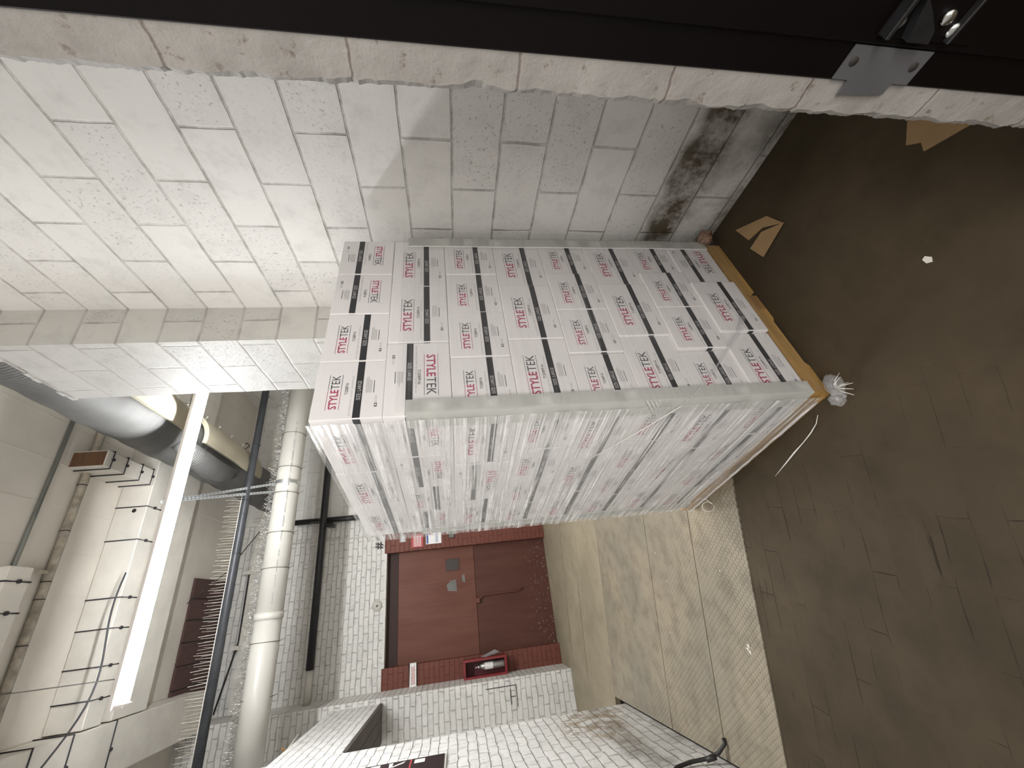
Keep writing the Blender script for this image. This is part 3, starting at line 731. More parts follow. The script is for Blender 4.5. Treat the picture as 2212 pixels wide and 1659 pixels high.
# air duct
def DC(y):
    t = min(max((y - 2.75) / 2.2, 0), 1); t = t * t * (3 - 2 * t); return 1.76 + .09 * t, 4.175 + .135 * t
t = thing('air_duct', 'big round grey air duct running over the block pier into the room', 'duct', (1.78, 4.7, 4.2))
mb = MB(); pts = [(DC(2.12 + i * .1)[0], 2.12 + i * .1, DC(2.12 + i * .1)[1] + .006 * math.sin(i * .7)) for i in range(51)]; mb.tube(pts, [.248 + .004 * math.sin(i * 1.9) for i in range(51)], M['duct'], 40)
loc2(mb, t).build('duct_body', t)
def jacket(y0, y1):
    mb = MB(); vs = []; a0, a1 = math.radians(-104), math.radians(-15); n = 14
    for yy in (y0, y1):
        for R_ in (.256, .30):
            for i in range(n + 1):
                a = a0 + (a1 - a0) * i / n; vs.append((DC(yy)[0] + math.cos(a) * R_, yy, DC(yy)[1] + math.sin(a) * R_))
    A = n + 1; fs = []
    for i in range(n):
        fs += [(A + i, A + i + 1, 3 * A + i + 1, 3 * A + i), (i, i + 1, A + i + 1, A + i), (2 * A + i, 3 * A + i, 3 * A + i + 1, 2 * A + i + 1)]
    fs += [(0, A, 3 * A, 2 * A), (n, 2 * A + n, 3 * A + n, A + n)]
    mb.raw(vs, fs, M['cream'], False)
    return mb
j = loc2(jacket(2.85, 4.15), t).build('insulation_jacket', t); j['label'] = 'cream insulation half wrapped round the duct'
j2 = loc2(jacket(4.35, 5.75), t).build('insulation_jacket', t)
for jj, ys in ((j, (3.2, 3.5, 3.8, 4.1)), (j2, (4.5, 4.8, 5.1, 5.4, 5.7))):
    for yy in ys:
        mb = MB(); a = math.radians(-30); p = Vector((DC(yy)[0] + math.cos(a) * .30, yy, DC(yy)[1] + math.sin(a) * .30)); nrm = Vector((math.cos(a), 0, math.sin(a)))
        mb.tube([p, p + nrm * .035], .004, M['fitting'], 6); mb.disc(p + nrm * .033, nrm, .012, .004, M['fitting'], 10); loc2(mb, t).build('pin', jj)
mb = MB(); pts = [(1.66, 4.05, 4.06), (1.60, 4.3, 4.03), (1.58, 4.6, 4.04), (1.62, 4.9, 4.08), (1.70, 5.2, 4.12)]
mb.tube(pts, [.07, .10, .11, .10, .07], M['duct'], 18); loc2(mb, t).build('branch_duct', t)
# chain and hook by the ceiling
mb = MB()
for i in range(17):
    z = 4.87 - i * .034; mb.ring((2.20, 5.7 + .003 * i, z), (1, 0, 0) if i % 2 else (0, 1, 0), .013, .003, M['black'], 12, 5)
mb.tube([(2.20, 5.73, 4.30), (2.20, 5.73, 4.27), (2.24, 5.73, 4.22), (2.28, 5.73, 4.25), (2.28, 5.73, 4.28)], .007, M['black'], 6)
tag(mb.build('chain_hook'), 'small black hook on a chain beside the lamp near the block pier', 'hook')

# ================================================================== SIGNS ON THE BACK WALL
def frame_y(xc, zc, y): return lambda a, b: (xc + a, y, zc + b)
def plate(name, label, cat, xc, zc, w_, h_, y, m, deco, group=None, rz=0):
    t = MB(); t.bbox(xc - w_ / 2, xc + w_ / 2, y - .004, y, zc - h_ / 2, zc + h_ / 2, m, .0015)
    deco(t, frame_y(xc, zc, y - .0046)); return tag(t.build(name), label, cat, group)
def lines(n, w_, h_, m, y0=None, x0=None):
    def f(t, fr):
        for i in range(n):
            z = h_ / 2 - (i + 1) * h_ / (n + 1)
            x = -w_ / 2
            while x < w_ / 2 - .012:
                l = random.uniform(.010, .026); put_rect(t, m, fr, x, min(x + l, w_ / 2), z - h_ / (n + 1) * .28, z + h_ / (n + 1) * .28); x += l + .006
    return f
YS = BY - .010
t = MB(); n = 13; w_, h_ = .30, .115; pl = []
for i in range(n):
    for q in (0, .5): pl.append((-w_ / 2 + (i + q) * w_ / n, h_ / 2 - (.012 if q else 0)))
for i in range(5):
    for q in (0, .5): pl.append((w_ / 2 - (.012 if q else 0), h_ / 2 - (i + q) * h_ / 5))
for i in range(n):
    for q in (0, .5): pl.append((w_ / 2 - (i + q) * w_ / n, -h_ / 2 + (.012 if q else 0)))
for i in range(5):
    for q in (0, .5): pl.append((-w_ / 2 + (.012 if q else 0), -h_ / 2 + (i + q) * h_ / 5))
X = Matrix(((1, 0, 0, -.80), (0, 0, -1, YS), (0, 1, 0, 2.17), (0, 0, 0, 1)))
t.prism(pl, 0, .003, M['signwhite'], X); lines(3, .22, .075, M['signred'])(t, frame_y(-.80, 2.17, YS - .0036))
tag(t.build('notice'), 'white notice with serrated edge on the red brick above the cabinet', 'sign')
plate('notice', 'red and white notice on the red brick right of the lift door', 'sign', 1.0, 2.10, .20, .19, YS, M['signred'], lines(5, .17, .15, M['signwhite']))
plate('notice', 'small grey notice above the red and white notice on the red brick', 'sign', 1.06, 2.33, .12, .10, YS, M['signgrey'], lines(3, .10, .08, M['signwhite']))
def deco_n(t, fr):
    put_rect(t, M['signblue'], fr, -.09, .09, .085, .115); lines(3, .15, .06, M['signblue'])(t, lambda a, b: fr(a, b - .05))
    c = fr(.06, .055); t.disc(c, (0, -1, 0), .022, .0005, M['signred'])
plate('notice', 'white notice with blue print and a red dot below the red notice', 'sign', 1.03, 1.84, .20, .25, YS, M['signwhite'], deco_n)
t = MB(); t.box(.99, 1.11, YS - .012, YS, 1.50, 1.60, M['reddark']); t.box(1.0, 1.10, YS - .016, YS - .012, 1.51, 1.59, M['patch'])
tag(t.build('call_button_box'), 'small painted call button box on the red brick right of the door', 'switch')
t = MB(); fr = lambda a, b: (a, BY - .006, b)
put_text(t, '#', M['paintblack'], fr, .93, 1.035, 2.635, 2.755, .03); put_text(t, '4', M['paintblack'], fr, 1.055, 1.125, 2.66, 2.76, .03)
tag(t.build('sprayed_number'), 'black hand painted #4 on the white brick above the red surround', 'marking')
t = MB(); t.disc((.13, BY - .002, 2.70), (0, -1, 0), .075, .006, M['beamwhite'], 28); t.ring((.13, BY - .01, 2.70), (0, 1, 0), .055, .005, M['beamwhite']); t.disc((.13, BY - .006, 2.70), (0, -1, 0), .016, .01, M['patch'])
tag(t.build('wall_plate'), 'round painted cover plate on the white brick above the lift door', 'cover plate')

# ================================================================== FIRE CABINET
fc = thing('extinguisher_cabinet', 'open red metal cabinet on the red brick beside the lift door', 'cabinet', (-.82, 7.205, 1.15))
mb = MB(); W2, H2, D2 = .108, .30, .17
mb.box(-W2, W2, -.008, 0, -H2, H2, M['redin'])
for a, b_ in ((-W2, -W2 + .012), (W2 - .012, W2)): mb.box(a, b_, -D2, 0, -H2, H2, M['redgloss'])
for a, b_ in ((-H2, -H2 + .012), (H2 - .012, H2)): mb.box(-W2, W2, -D2, 0, a, b_, M['redgloss'])
mb.build('cabinet_shell', fc)
mb = MB()
for a, b_ in ((-W2 - .012, -W2 + .022), (W2 - .022, W2 + .012)): mb.bbox(a, b_, -D2 - .012, -D2, -H2 - .012, H2 + .012, M['redgloss'], .003)
for a, b_ in ((-H2 - .012, -H2 + .022), (H2 - .022, H2 + .012)): mb.bbox(-W2 + .02, W2 - .02, -D2 - .012, -D2, a, b_, M['redgloss'], .003)
mb.build('cabinet_frame', fc)
ex = thing('fire_extinguisher', 'silver fire extinguisher with a pale label inside the red cabinet', 'fire extinguisher', (-.81, 7.12, 0.868))
mb = MB(); mb.tube([(0, 0, 0), (0, 0, .012), (0, 0, .30), (0, 0, .34), (0, 0, .365)], [.045, .05, .05, .035, .016], M['silver'], 20); mb.build('cylinder', ex)
mb = MB(); vs = [(math.cos(math.radians(a)) * .0508, math.sin(math.radians(a)) * .0508, z) for z in (.17, .29) for a in range(210, 331, 12)]; k = len(vs) // 2
mb.raw(vs, [(i, i + 1, i + 1 + k, i + k) for i in range(k - 1)], M['signwhite'], True); mb.build('label_wrap', ex)
mb = MB(); mb.bbox(-.012, .012, -.05, .012, .365, .385, M['signwhite'], .003); mb.tube([(0, -.01, .38), (0, -.06, .42)], .006, M['signwhite'], 6); mb.build('valve_handle', ex)
mb = MB(); mb.tube([(.02, -.01, .37), (.06, -.02, .34), (.062, -.02, .2), (.05, -.02, .1)], .008, M['rubber'], 8); mb.build('hose', ex)
mb = MB(); mb.raw([(-.69, 7.10, 1.20), (-.62, 7.04, 1.0), (-.66, 7.06, .93), (-.705, 7.10, 1.14)], [(0, 1, 2, 3), (3, 2, 1, 0)], M['signgrey']); mb.raw([(-.69, 7.102, 1.20), (-.62, 7.042, 1.0), (-.66, 7.062, .93), (-.705, 7.102, 1.14)], [(0, 1, 2, 3)], M['signgrey'])
tag(mb.build('hanging_tag'), 'pale paper tag sticking out beside the red cabinet', 'tag')
# marks on the alcove wall
mb = MB(); yy = 6.674
for a in (((-1.02, 1.18), (-1.02, .78)), ((-1.02, .78), (-1.25, .78)), ((-1.06, .86), (-1.22, .86)), ((-1.14, .86), (-1.14, .80))):
    (x0, z0), (x1, z1) = a; mb.box(min(x0, x1) - .004, max(x0, x1) + .004, yy, yy + .004, min(z0, z1) - .004, max(z0, z1) + .004, M['paintblack'])
tag(mb.build('painted_lines'), 'thin dark lines drawn on the white alcove wall left of the cabinet', 'marking')

# sign on the left wall
sg = thing('wall_sign', 'black sign with white lettering and a white rim on the bright left wall', 'sign', (LXW + .012, 3.72, 2.0))
mb = MB(); mb.bbox(-.008, 0, -.36, .36, -.355, .36, M['signwhite'], .002); mb.bbox(-.002, .004, -.355, .355, -.342, .36, M['signblack'], .001); mb.build('board', sg)
mb = MB(); fr = lambda a, b: (.0046, -a, b)
put_rect(mb, M['signred'], fr, -.345, .33, -.105, -.092)
put_rect(mb, M['signwhite'], fr, -.325, -.24, -.20, -.125)
mb.face([fr(-.335, -.06), fr(-.29, -.045), fr(-.22, .05), fr(-.26, .03)], M['signwhite']); mb.face([fr(-.335, .03), fr(-.33, .06), fr(-.22, .05), fr(-.23, .03)], M['signwhite'])
mb.face([fr(-.335, .12), fr(-.33, .19), fr(-.25, .19), fr(-.26, .12)], M['signwhite'])
mb.build('lettering', sg)
# cable lying at the foot of the left wall
mb = MB(); mb.tube([(-.86, 2.935, .012), (-.885, 2.93, .016), (-.93, 2.965, .05), (-.955, 3.0, .11), (-.965, 3.03, .20), (-.972, 3.02, .3), (-.975, 2.9, .42)], .011, M['rubber'], 10)
mb.tube([(-.945, 2.97, .07), (-.96, 3.0, .12)], .015, M['rubber'], 10)
tag(mb.build('black_cable'), 'black cable coming out at the foot of the left brick wall', 'cable')

# ================================================================== STEEL PLATES
def plate_poly(a, b, name, label):
    """steel between two slanted seams"""
    (ax, ay), (bx, by) = a; (cx_, cy), (dx, dy) = b
    mb = MB(); mb.prism([(bx, by), (ax, ay), (cx_, cy), (dx, dy)], -.012, 0.0015, M['tread']); return tag(mb.build(name), label, 'floor plate', 'tread plates across the doorway floor')
def sl(x, y0, m_=-.272): return y0 + m_ * x
g = .004
Lx, Rx = -.975, 3.3
plate_poly(((Rx, sl(Rx, 2.190, -.2675)), (Lx, sl(Lx, 2.190, -.2675))), ((Rx, sl(Rx, 2.716) - g), (Lx, sl(Lx, 2.716) - g)), 'steel_floor_plate', 'embossed steel floor plate nearest the cracked board floor, under the pallet corner')
plate_poly(((Rx, sl(Rx, 2.716) + g), (Lx, sl(Lx, 2.716) + g)), ((Rx, sl(Rx, 3.405) - g), (Lx, sl(Lx, 3.405) - g)), 'steel_floor_plate', 'embossed steel floor plate in the middle of the three')
plate_poly(((Rx, sl(Rx, 3.405) + g), (Lx, sl(Lx, 3.405) + g)), ((Rx, sl(Rx, 4.655) - g), (Lx, sl(Lx, 4.655) - g)), 'steel_floor_plate', 'worn embossed steel floor plate nearest the lift door')
mb = MB()
for (x0, y0_, x1, y1_) in ((.885, 6.056, -.95, 6.553), (.1, 5.60, -.97, 5.86)):
    dx = Vector((x1 - x0, y1_ - y0_, 0)).normalized(); nn = Vector((-dx.y, dx.x, 0)) * .004
    mb.raw([Vector((x0, y0_, .0012)) - nn, Vector((x1, y1_, .0012)) - nn, Vector((x1, y1_, .0012)) + nn, Vector((x0, y0_, .0012)) + nn], [(0, 1, 2, 3)], M['hole'])
struct(mb, 'trim_6')

# ================================================================== PALLET AND LOAD
P0 = Vector((.584, 1.307, 0)); ANG = math.radians(10.1)
TL = Matrix.Translation(P0) @ Matrix.Rotation(ANG, 4, 'Z')     # load frame: u to the right, v away
PZ = .098
pal = thing('pallet', 'yellowish wooden pallet under the stack of white cartons', 'pallet', tuple(P0 + Vector((0, 0, .0015))), ANG)
PW, PD = 1.03, 1.228
def notched(v0, v1):
    mb = MB(); pts = [(0, .018), (PW, .018)]
    poly = [(0, .0), (.15, .0), (.17, .012), (.42, .012), (.44, .0), (.53, 0), (.56, .035), (.60, .035), (.63, 0), (PW, 0), (PW, .08), (0, .08)]
    X = Matrix(((1, 0, 0, 0), (0, 0, -1, v1), (0, 1, 0, 0), (0, 0, 0, 1)))
    mb.prism(poly, 0, v1 - v0, M['pallet'], X); return mb
for v0 in (.0, .59, PD - .04):
    notched(v0, v0 + .04).build('stringer', pal)
for i in range(7):
    u0 = i * (PW - .095) / 6; mb = MB(); mb.bbox(u0, u0 + .095, .0, PD, .0805, .097, M['pallet'] if i in (0, 6) else M['pallet_dark'], .002); mb.build('deck_board', pal)
mb = MB(); mb.bbox(.0, .022, .042, PD - .042, .0, .08, M['pallet'], .003); mb.build('side_board', pal)
mb = MB(); mb.bbox(.50, .60, -.006, .0, .006, .055, M['pallet_dark'], .002); mb.build('block', pal)

# ---- carton with its print
def carton_mesh(name, W_, D_, H_, flip):
    mb = MB(); mb.bbox(0, W_, 0, D_, 0, H_, M['carton'], .0035, seg=2)
    e = .0006
    faces = [(W_, lambda a, b: (a, -e, b)), (D_, lambda a, b: (W_ + e, a, b)), (W_, lambda a, b: (W_ - a, D_ + e, b)), (D_, lambda a, b: (-e, D_ - a, b))]
    for wd, f in faces:
        if flip: fr = (lambda f, wd: lambda a, b: f(wd - a, H_ - b))(f, wd)
        else: fr = f
        big = wd > .30
        tw = .56 * wd if big else .575 * wd; th = .034 if big else .0275
        x0 = (wd - tw) * .5 - .012; zt = H_ - .054; zb = zt - th
        xm = x0 + tw * .575
        put_text(mb, 'STYLE', M['magenta'], fr, x0, xm - .002, zb, zt, .022)
        put_text(mb, 'TEK', M['ink'], fr, xm + .001, x0 + tw, zb, zt, 0.0)
        put_rect(mb, M['magenta'], fr, x0 - .003, xm - .002, zt + .007, zt + .0085); put_rect(mb, M['ink'], fr, xm, x0 + tw + .003, zt + .007, zt + .0085)
        put_rect(mb, M['magenta'], fr, x0 - .003, xm - .002, zb - .0085, zb - .007); put_rect(mb, M['ink'], fr, xm, x0 + tw + .003, zb - .0085, zb - .007)
        nw = .068 if big else .05
        zn = zb - .026
        put_text(mb, '7125BPF-N', M['ink'], fr, wd / 2 - nw / 2, wd / 2 + nw / 2, zn - .0055, zn + .0055, .012)
        put_text(mb, 'BLACK NITRILE GLOVES  100 COUNT  10 BOXES PER CASE', M['inkfaint'], fr, .05 * wd, .72 * wd, .106, .1115)
        zs = .0975
        put_rect(mb, M['stripe'], fr, 0.0035, wd - .0035, zs - .0245, zs)
        f0 = f
        mb_e = .0012
        def fr2(a, b, fr=fr, f=f):
            p = Vector(fr(a, b)); c = Vector((W_ / 2, D_ / 2, p.z)); dd = (Vector(f(wd / 2, 0)) - Vector((W_ / 2, D_ / 2, 0))).normalized(); return p + dd * .0005
        put_text(mb, 'SIZE: LARGE', M['whiteink'], fr2, wd * .30, wd * .30 + .085, zs - .0195, zs - .006)
        for k in range(4):
            put_rect(mb, M['inkfaint'], fr, wd * .42, wd * .42 + random.uniform(.05, .075), .060 - k * .0055, .062 - k * .0055)
        put_rect(mb, M['ink'], fr, wd * .42, wd * .42 + .055, .034, .0362)
        put_rect(mb, M['ink'], fr, wd * .18, wd * .18 + .016, .021, .030); put_rect(mb, M['carton'], fr2, wd * .18 + .004, wd * .18 + .012, .023, .028)
        put_text(mb, 'GLOVES', M['inkfaint'], fr, wd * .18 + .02, wd * .18 + .046, .022, .029)
    o = mb.build(name); return o
HB = .2352
pro = {}
def carton(layer, i, j, u, v, wd, dp, flip, label, group, dz=0):
    key = (wd, flip)
    if key not in pro:
        o = carton_mesh('glove_carton', wd - .0015, dp - .0015, HB - .0012, flip); pro[key] = o
    else:
        o = pro[key].copy(); COL.objects.link(o)
    z = PZ + .0015 + (7 - layer) * HB + dz
    o.matrix_world = TL @ Matrix.Translation((u, v, z))
    tag(o, label, 'carton', group); return o
ORD = ['top', 'second', 'third', 'fourth', 'fifth', 'sixth', 'seventh', 'bottom']
GF = 'white printed glove cartons stacked on the pallet'
flips = {(0, 'f', 2), (0, 'f', 3), (1, 'f', 0), (7, 'f', 2), (1, 's', 1), (1, 's', 3), (2, 's', 1)}
for L in range(8):
    odd = L % 2 == 0
    nu, nv = (4, 3) if odd else (3, 4)
    wu, wv = (.2565, .3790) if odd else (.3425, .2845)
    for a in range(nu):
        for c in range(nv):
            u = a * wu; v = c * wv
            ju = random.uniform(-.0035, .0); jv = random.uniform(-.0035, 0.)
            du = dv = 0
            if c == 0: dv = -random.uniform(.0, .006)
            if a == 0: du = -random.uniform(.0, .005)
            if L == 7 and c == 0 and a == 1: dv = -.024
            if L == 7 and c == 0 and a == 0: dv = -.010
            if L == 6 and c == 0 and a in (1, 2): dv = -.016
            if L == 5 and c == 0 and a == 1: dv = -.012
            if L == 4 and c == 0 and a in (1, 2): dv = -.010
            if L == 3 and c == 0 and a == 1: dv = -.008
            fl = (L, 'f', a) in flips if c == 0 else ((L, 's', c) in flips if a == 0 else False)
            nm = ORD[L]
            if c == 0:
                if odd: pos = ['at the left corner', 'second from the left', 'third from the left', 'at the right corner'][a]
                else: pos = ['at the left corner', 'in the middle', 'at the right corner'][a]
                lab = 'white glove carton %s of the front, %s' % (pos, nm + ' layer' if L in (0, 7) else nm + ' layer down')
            elif a == 0:
                if odd: pos = ['', 'in the middle', 'at the far end'][c]
                else: pos = ['', 'second from the corner', 'third from the corner', 'at the far end'][c]
                lab = 'white carton %s of the filmed side, %s' % (pos, nm + ' layer' if L in (0, 7) else nm + ' layer down')
            else:
                lab = 'hidden white glove carton deep inside the %s layer of the stack' % nm
            # hidden cartons keep clear of their neighbours
            if c > 0: du = min(du, 0)
            ww, dd = wu, wv
            carton(L, a, c, u + du, v + dv, ww, dd, fl, lab, GF if (c == 0 or a == 0) else 'cartons hidden in the %s layer' % nm)

# ---- corner boards
def corner_board(label, u, v, su, sv, z0, z1, wu, wv, th=.005, bend=0):
    mb = MB(); N = 24; rows_ = []
    for i in range(N + 1):
        z = z0 + (z1 - z0) * i / N; b_ = bend * math.sin(i / N * PI) + .0025 * noise.noise(Vector((u, v, z * 3)))
        rows_.append([(u + su * wu, v - sv * (th + b_) if sv else v, z), (u - su * th, v - sv * (th + b_), z), (u - su * th, v + sv * wv, z)])
    # outer skin and thickness
    for i in range(N):
        for k in range(2):
            a, b_ = rows_[i][k], rows_[i][k + 1]; c, d_ = rows_[i + 1][k + 1], rows_[i + 1][k]
            mb.raw([a, b_, c, d_], [(0, 1, 2, 3), (3, 2, 1, 0)], M['cornerboard'])
    o = rows_
    for i in range(N):
        a, b_ = o[i][0], o[i + 1][0]; mb.raw([a, b_, (b_[0], b_[1] + sv * th, b_[2]), (a[0], a[1] + sv * th, a[2])], [(0, 1, 2, 3)], M['cornerboard'])
        a, b_ = o[i][2], o[i + 1][2]; mb.raw([a, b_, (b_[0] + su * th, b_[1], b_[2]), (a[0] + su * th, a[1], a[2])], [(0, 1, 2, 3)], M['cornerboard'])
    for q in (0, N):
        a, b_, c = o[q]; mb.raw([a, b_, c, (c[0] + su * th, c[1], c[2]), (b_[0] + su * th, b_[1] + sv * th, b_[2]), (a[0], a[1] + sv * th, a[2])], [(0, 1, 4, 5), (1, 2, 3, 4)], M['cornerboard'])
    ob = mb.build('corner_board'); ob.matrix_world = TL; return tag(ob, label, 'corner board', 'pale corner boards protecting the stack edges')
corner_board('wide pale corner board on the near left edge of the stack', -.006, -.026, 1, 1, .105, 1.668, .052, .088)
corner_board('slim pale corner board on the right edge of the stack, by the block wall', 1.032, -.012, -1, 1, .105, 1.680, .060, .05)
corner_board('pale corner board on the far left edge of the stack, before the lift door', -.006, 1.150, 1, -1, .105, 1.69, .05, .075)

# ---- stretch film
def film_sheet(name, pts, z0, z1, mat, amp=.004, nz=70, nu=60, bottom=None, off=.0):
    """pts: polyline in (u, v); a thin rippled skin along it"""
    L = [0]
    for i in range(1, len(pts)): L.append(L[-1] + math.dist(pts[i], pts[i - 1]))
    T = L[-1]; me = bpy.data.meshes.new(name); vs = []; fs = []; uv = []
    for j in range(nz + 1):
        for i in range(nu + 1):
            s_ = T * i / nu; k = 0
            while k < len(L) - 2 and s_ > L[k + 1]: k += 1
            f = (s_ - L[k]) / (L[k + 1] - L[k]); u = pts[k][0] + (pts[k + 1][0] - pts[k][0]) * f; v = pts[k][1] + (pts[k + 1][1] - pts[k][1]) * f
            dx, dy = pts[k + 1][0] - pts[k][0], pts[k + 1][1] - pts[k][1]; q = math.hypot(dx, dy); nx, ny = dy / q, -dx / q
            zb = z0 if bottom is None else bottom(s_)
            z = zb + (z1 - zb) * j / nz
            r = amp * noise.noise(Vector((s_ * 2.0, z * 22 + s_ * 3, 3))) + amp * .5 * noise.noise(Vector((s_ * 8, z * 60, 7)))
            vs.append((u + nx * (r + off), v + ny * (r + off), z)); uv.append((s_, z))
    for j in range(nz):
        for i in range(nu): a = j * (nu + 1) + i; fs.append((a, a + 1, a + nu + 2, a + nu + 1))
    me.from_pydata(vs, [], fs); me.materials.append(mat); ul = me.uv_layers.new()
    for p in me.polygons:
        p.use_smooth = True
        for li in p.loop_indices: ul.data[li].uv = uv[me.loops[li].vertex_index]
    o = bpy.data.objects.new(name, me); COL.objects.link(o); return o
wrap = thing('stretch_wrap', 'clear plastic stretch film wound tightly round the carton stack', 'plastic wrap', tuple(P0), ANG)
o = film_sheet('side_film', [(-.022, 1.165), (-.022, -.005)], .05, 1.985, M['film_side'], .005, 110, 60, bottom=lambda s_: .060 + .022 * noise.noise(Vector((s_ * 9, 0, 0))) + .01 * noise.noise(Vector((s_ * 30, 0, 0)))); o.parent = wrap
o['label'] = 'streaky glossy film over the left side'
o = film_sheet('front_film', [(-.015, -.045), (1.05, -.045)], .05, 1.70, M['film_front'], .004, 60, 60, bottom=lambda s_: .075 + .02 * noise.noise(Vector((s_ * 7, 3, 0)))); o.parent = wrap
# twisted rope of film pulled diagonally across the lower corner
mb = MB(); mb.tube([(.40, -.052, .215), (.30, -.055, .29), (.10, -.054, .50), (.0, -.050, .62), (-.035, -.02, .68)], [.012, .008, .004, .003, .002], M['film_wad'], 8); o = mb.build('twisted_film', wrap)
mb = MB(); mb.tube([(-.035, -.02, .68), (-.040, .15, .80), (-.040, .35, .95)], [.0022, .0016, .001], M['twine'], 5); mb.build('film_thread', wrap)
# gathered hem along the bottom of the side
mb = MB()
for k in range(3):
    pts = [(-.030 - .006 * k, .01 + i * .039, .075 + .012 * k + .012 * noise.noise(Vector((i * .6, k, 2)))) for i in range(30)]
    mb.tube(pts, [.005 + .003 * abs(noise.noise(Vector((i * .9, k, 5)))) for i in range(30)], M['film_wad'], 6)
mb.build('gathered_hem', wrap)
def wad(name, c, R_, mat, seed, sq=(1, 1, .7), parent=None):
    bm = bmesh.new(); bmesh.ops.create_icosphere(bm, subdivisions=4, radius=1)
    for v in bm.verts:
        d_ = v.co.normalized(); k = 1 + .35 * noise.noise(d_ * 2.2 + Vector((seed, 0, 0))) + .25 * abs(noise.noise(d_ * 6 + Vector((0, seed, 0)))); v.co = Vector((d_.x * sq[0], d_.y * sq[1], d_.z * sq[2])) * k * R_
    me = bpy.data.meshes.new(name); bm.to_mesh(me); bm.free(); me.materials.append(mat)
    for p in me.polygons: p.use_smooth = True
    o = bpy.data.objects.new(name, me); COL.objects.link(o); o.location = c
    if parent: o.parent = parent
    return o
wad('film_wad', (-.010, -.072, .050), .034, M['film_wad'], 3, (1.2, .9, .8), wrap)
wad('film_wad', (-.048, -.038, .035), .028, M['film_wad'], 8, (1, 1, .8), wrap)
wad('film_wad', (1.045, -.03, .095), .045, plain('dusty_film', (.22, .13, .085), .35), 5, (.8, .9, .8), wrap)
mb = MB()
for k in range(7):
    a = random.uniform(-2.6, -.6); L_ = random.uniform(.03, .09); p = Vector((-.03, -.08, .06)); q = p + Vector((math.cos(a) * L_, math.sin(a) * L_, random.uniform(-.03, .02)))
    mb.tube([p, (p + q) / 2 + Vector((0, 0, .015)), q], [.004, .002, .0008], M['twine'], 5)
mb.build('film_shreds', wrap)
# loose threads
mb = MB(); c = Vector((.372, 2.335, .035)); pts = [Vector((.40, 2.30, .085)), Vector((.38, 2.28, .05)), Vector((.365, 2.30, .025))]
for i in range(18):
    a = -1.2 + i * .36; pts.append(Vector((.345 + .028 * math.cos(a), 2.30 + .012 * math.sin(a * 1.0), .045 + .030 * math.sin(a))))
mb.tube(pts, .0022, M['twine'], 6); tag(mb.build('white_twine'), 'curl of white twine hanging from the far corner of the pallet', 'twine')
mb = MB(); mb.tube([(.515, 1.36, .05), (.50, 1.42, .012), (.478, 1.47, .006), (.455, 1.53, .005), (.43, 1.60, .007), (.405, 1.67, .004), (.372, 1.76, .003)], [.001, .002, .003, .0022, .004, .003, .001], M['twine'], 5)
tag(mb.build('plastic_thread'), 'thin white plastic thread trailing over the floor from the near pallet corner', 'thread')

# ================================================================== BITS ON THE FLOOR
def flap(name, label, polys, cat='cardboard'):
    mb = MB()
    for pl, z in polys:
        mb.prism(pl, z, z + .004, M['cardboard'])
    return tag(mb.build(name), label, cat)
flap('cardboard_scrap', 'folded brown cardboard scrap shaped like a V near the block wall', [([(1.349, 1.119), (1.454, 1.169), (1.563, 1.349), (1.447, 1.309), (1.428, 1.215)][::-1], .001), ([(1.344, 1.112), (1.410, 1.225), (1.397, 1.317), (1.301, 1.277)], .008)])
flap('cardboard_scrap', 'brown cardboard scrap half hidden behind the broken jamb edge', [([(1.226, .611), (1.166, .650), (1.132, .620), (1.101, .629), (1.055, .518), (1.15, .44), (1.35, .50)], .001)])
mb = MB(); mb.prism([(.785, .786), (.800, .780), (.815, .792), (.810, .803), (.792, .800)], .0005, .004, M['paperchip']); tag(mb.build('paper_chip'), 'tiny white paper chip alone on the dark floor', 'scrap')
mb = MB()
for p in ((-.404, 2.407), (-.39, 2.42), (-.375, 2.405)): mb.prism([(p[0], p[1]), (p[0] + .02, p[1] - .004), (p[0] + .018, p[1] + .012)], .0016, .006, M['paperchip'])
tag(mb.build('paper_chip'), 'small torn pale chips on the nearest steel plate', 'scrap')
for i, (x, y_) in enumerate(((-.02, 3.15), (.18, 3.22), (-.35, 3.3), (.0, 2.45))):
    mb = MB(); mb.prism([(x, y_), (x + .012, y_), (x + .008, y_ + .01)], .0016, .004, M['paperchip']); tag(mb.build('paper_chip'), 'tiny pale crumb on the steel plates', 'scrap', 'tiny crumbs on the steel plates')

# ================================================================== DOOR FRAME IN THE FOREGROUND
fr_ = thing('door_2', 'very dark steel door frame post at the right of the viewer', 'door frame', (.576, .15, 0)); fr_['kind'] = 'structure'
mb = MB(); mb.bbox(-.003, .10, .045, .0895, 0, 4.6, M['frame'], .002); mb.build('frame_face', fr_)
mb = MB(); mb.bbox(-.010, .10, -.45, .045, 0, 4.6, M['frame'], .002); mb.build('frame_stop', fr_)
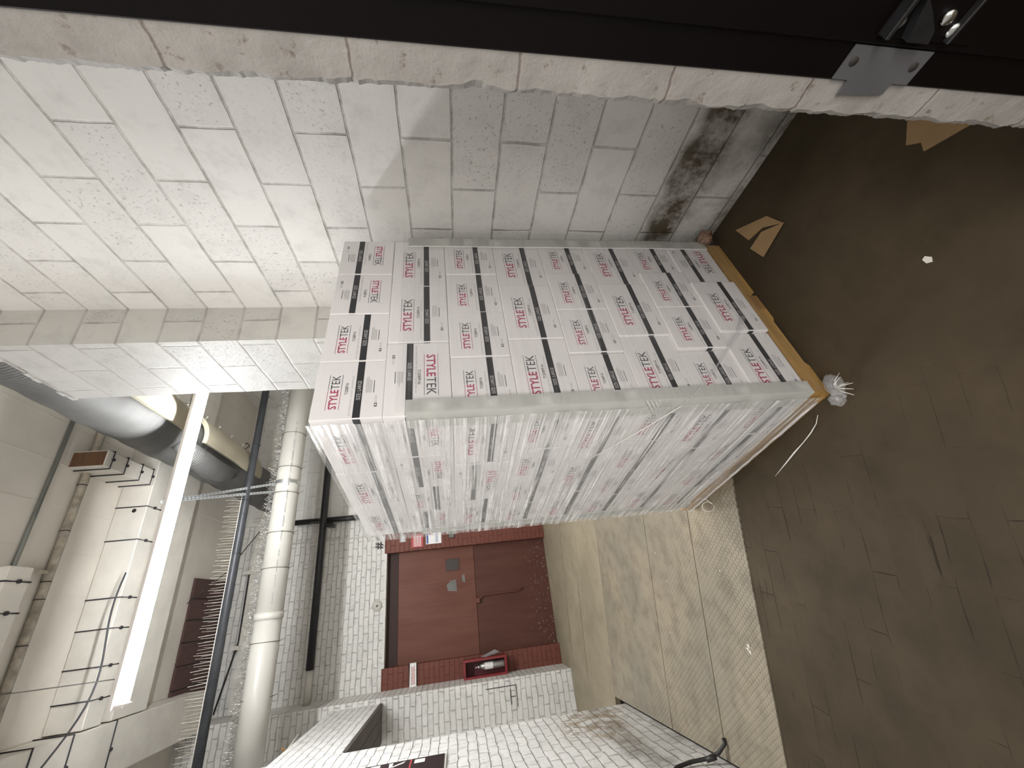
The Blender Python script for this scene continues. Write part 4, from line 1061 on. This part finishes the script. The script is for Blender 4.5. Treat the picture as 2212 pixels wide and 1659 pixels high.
# strike plate (lies on the frame face, lip over the jamb)
st = thing('strike_plate', 'satin steel strike plate with two screw holes on the dark frame', 'strike plate', (.5715, .2185, .937))
mb = MB(); X = Matrix(((0, 0, -1, 0), (1, 0, 0, 0), (0, 1, 0, 0), (0, 0, 0, 1)))
mb.prism([(-.021, -.060), (.018, -.060), (.018, -.035), (.032, -.035), (.036, .035), (.018, .035), (.018, .060), (-.021, .060)], 0, .0022, M['strike'], X)
mb.build('plate', st)
for z in (-.047, .047):
    mb = MB(); mb.disc((-.0022, -.003, z), (-1, 0, 0), .0058, .0006, M['hole'], 18); mb.build('screw_hole', st)
# bolted latch keeper
lk = thing('latch_keeper', 'bolted black and silver latch bracket above the strike plate', 'latch', (.566, .165, .93))
mb = MB(); mb.bbox(-.004, 0, -.040, .020, -.085, .055, M['frame'], .001); mb.bbox(-.020, -.004, -.040, .018, .049, .055, M['zinc_dark'], .001); mb.bbox(-.014, -.004, -.030, .018, -.044, -.040, M['zinc_dark'], .001); mb.build('bracket', lk)
mb = MB(); mb.prism([(-.024, .038), (.019, .020), (.019, -.012), (.006, -.006), (-.010, .016)], 0, .012, M['zinc_dark'], Matrix(((0, 0, -1, -.004), (1, 0, 0, 0), (0, 1, 0, 0), (0, 0, 0, 1)))); mb.build('latch_tongue', lk)
for (yy, zz) in ((.004, .042), (-.005, -.020), (.006, -.042)):
    bm = bmesh.new(); bmesh.ops.create_uvsphere(bm, u_segments=20, v_segments=10, radius=.0085)
    for v in bm.verts: v.co.x *= .6
    me = bpy.data.meshes.new('bolt'); bm.to_mesh(me); bm.free(); me.materials.append(M['chrome'])
    for p in me.polygons: p.use_smooth = True
    o = bpy.data.objects.new('bolt', me); COL.objects.link(o); o.parent = lk; o.location = (-.006, yy, zz)
# knot hole in the crosswise timber
mb = MB(); mb.disc((1.213, 4.6895, 4.702), (0, -1, 0), .020, .0015, M['hole'], 14)
o = mb.build('bolt_hole', bpy.data.objects['timber_beam.001']); o.location = -Vector(bpy.data.objects['timber_beam.001'].location)
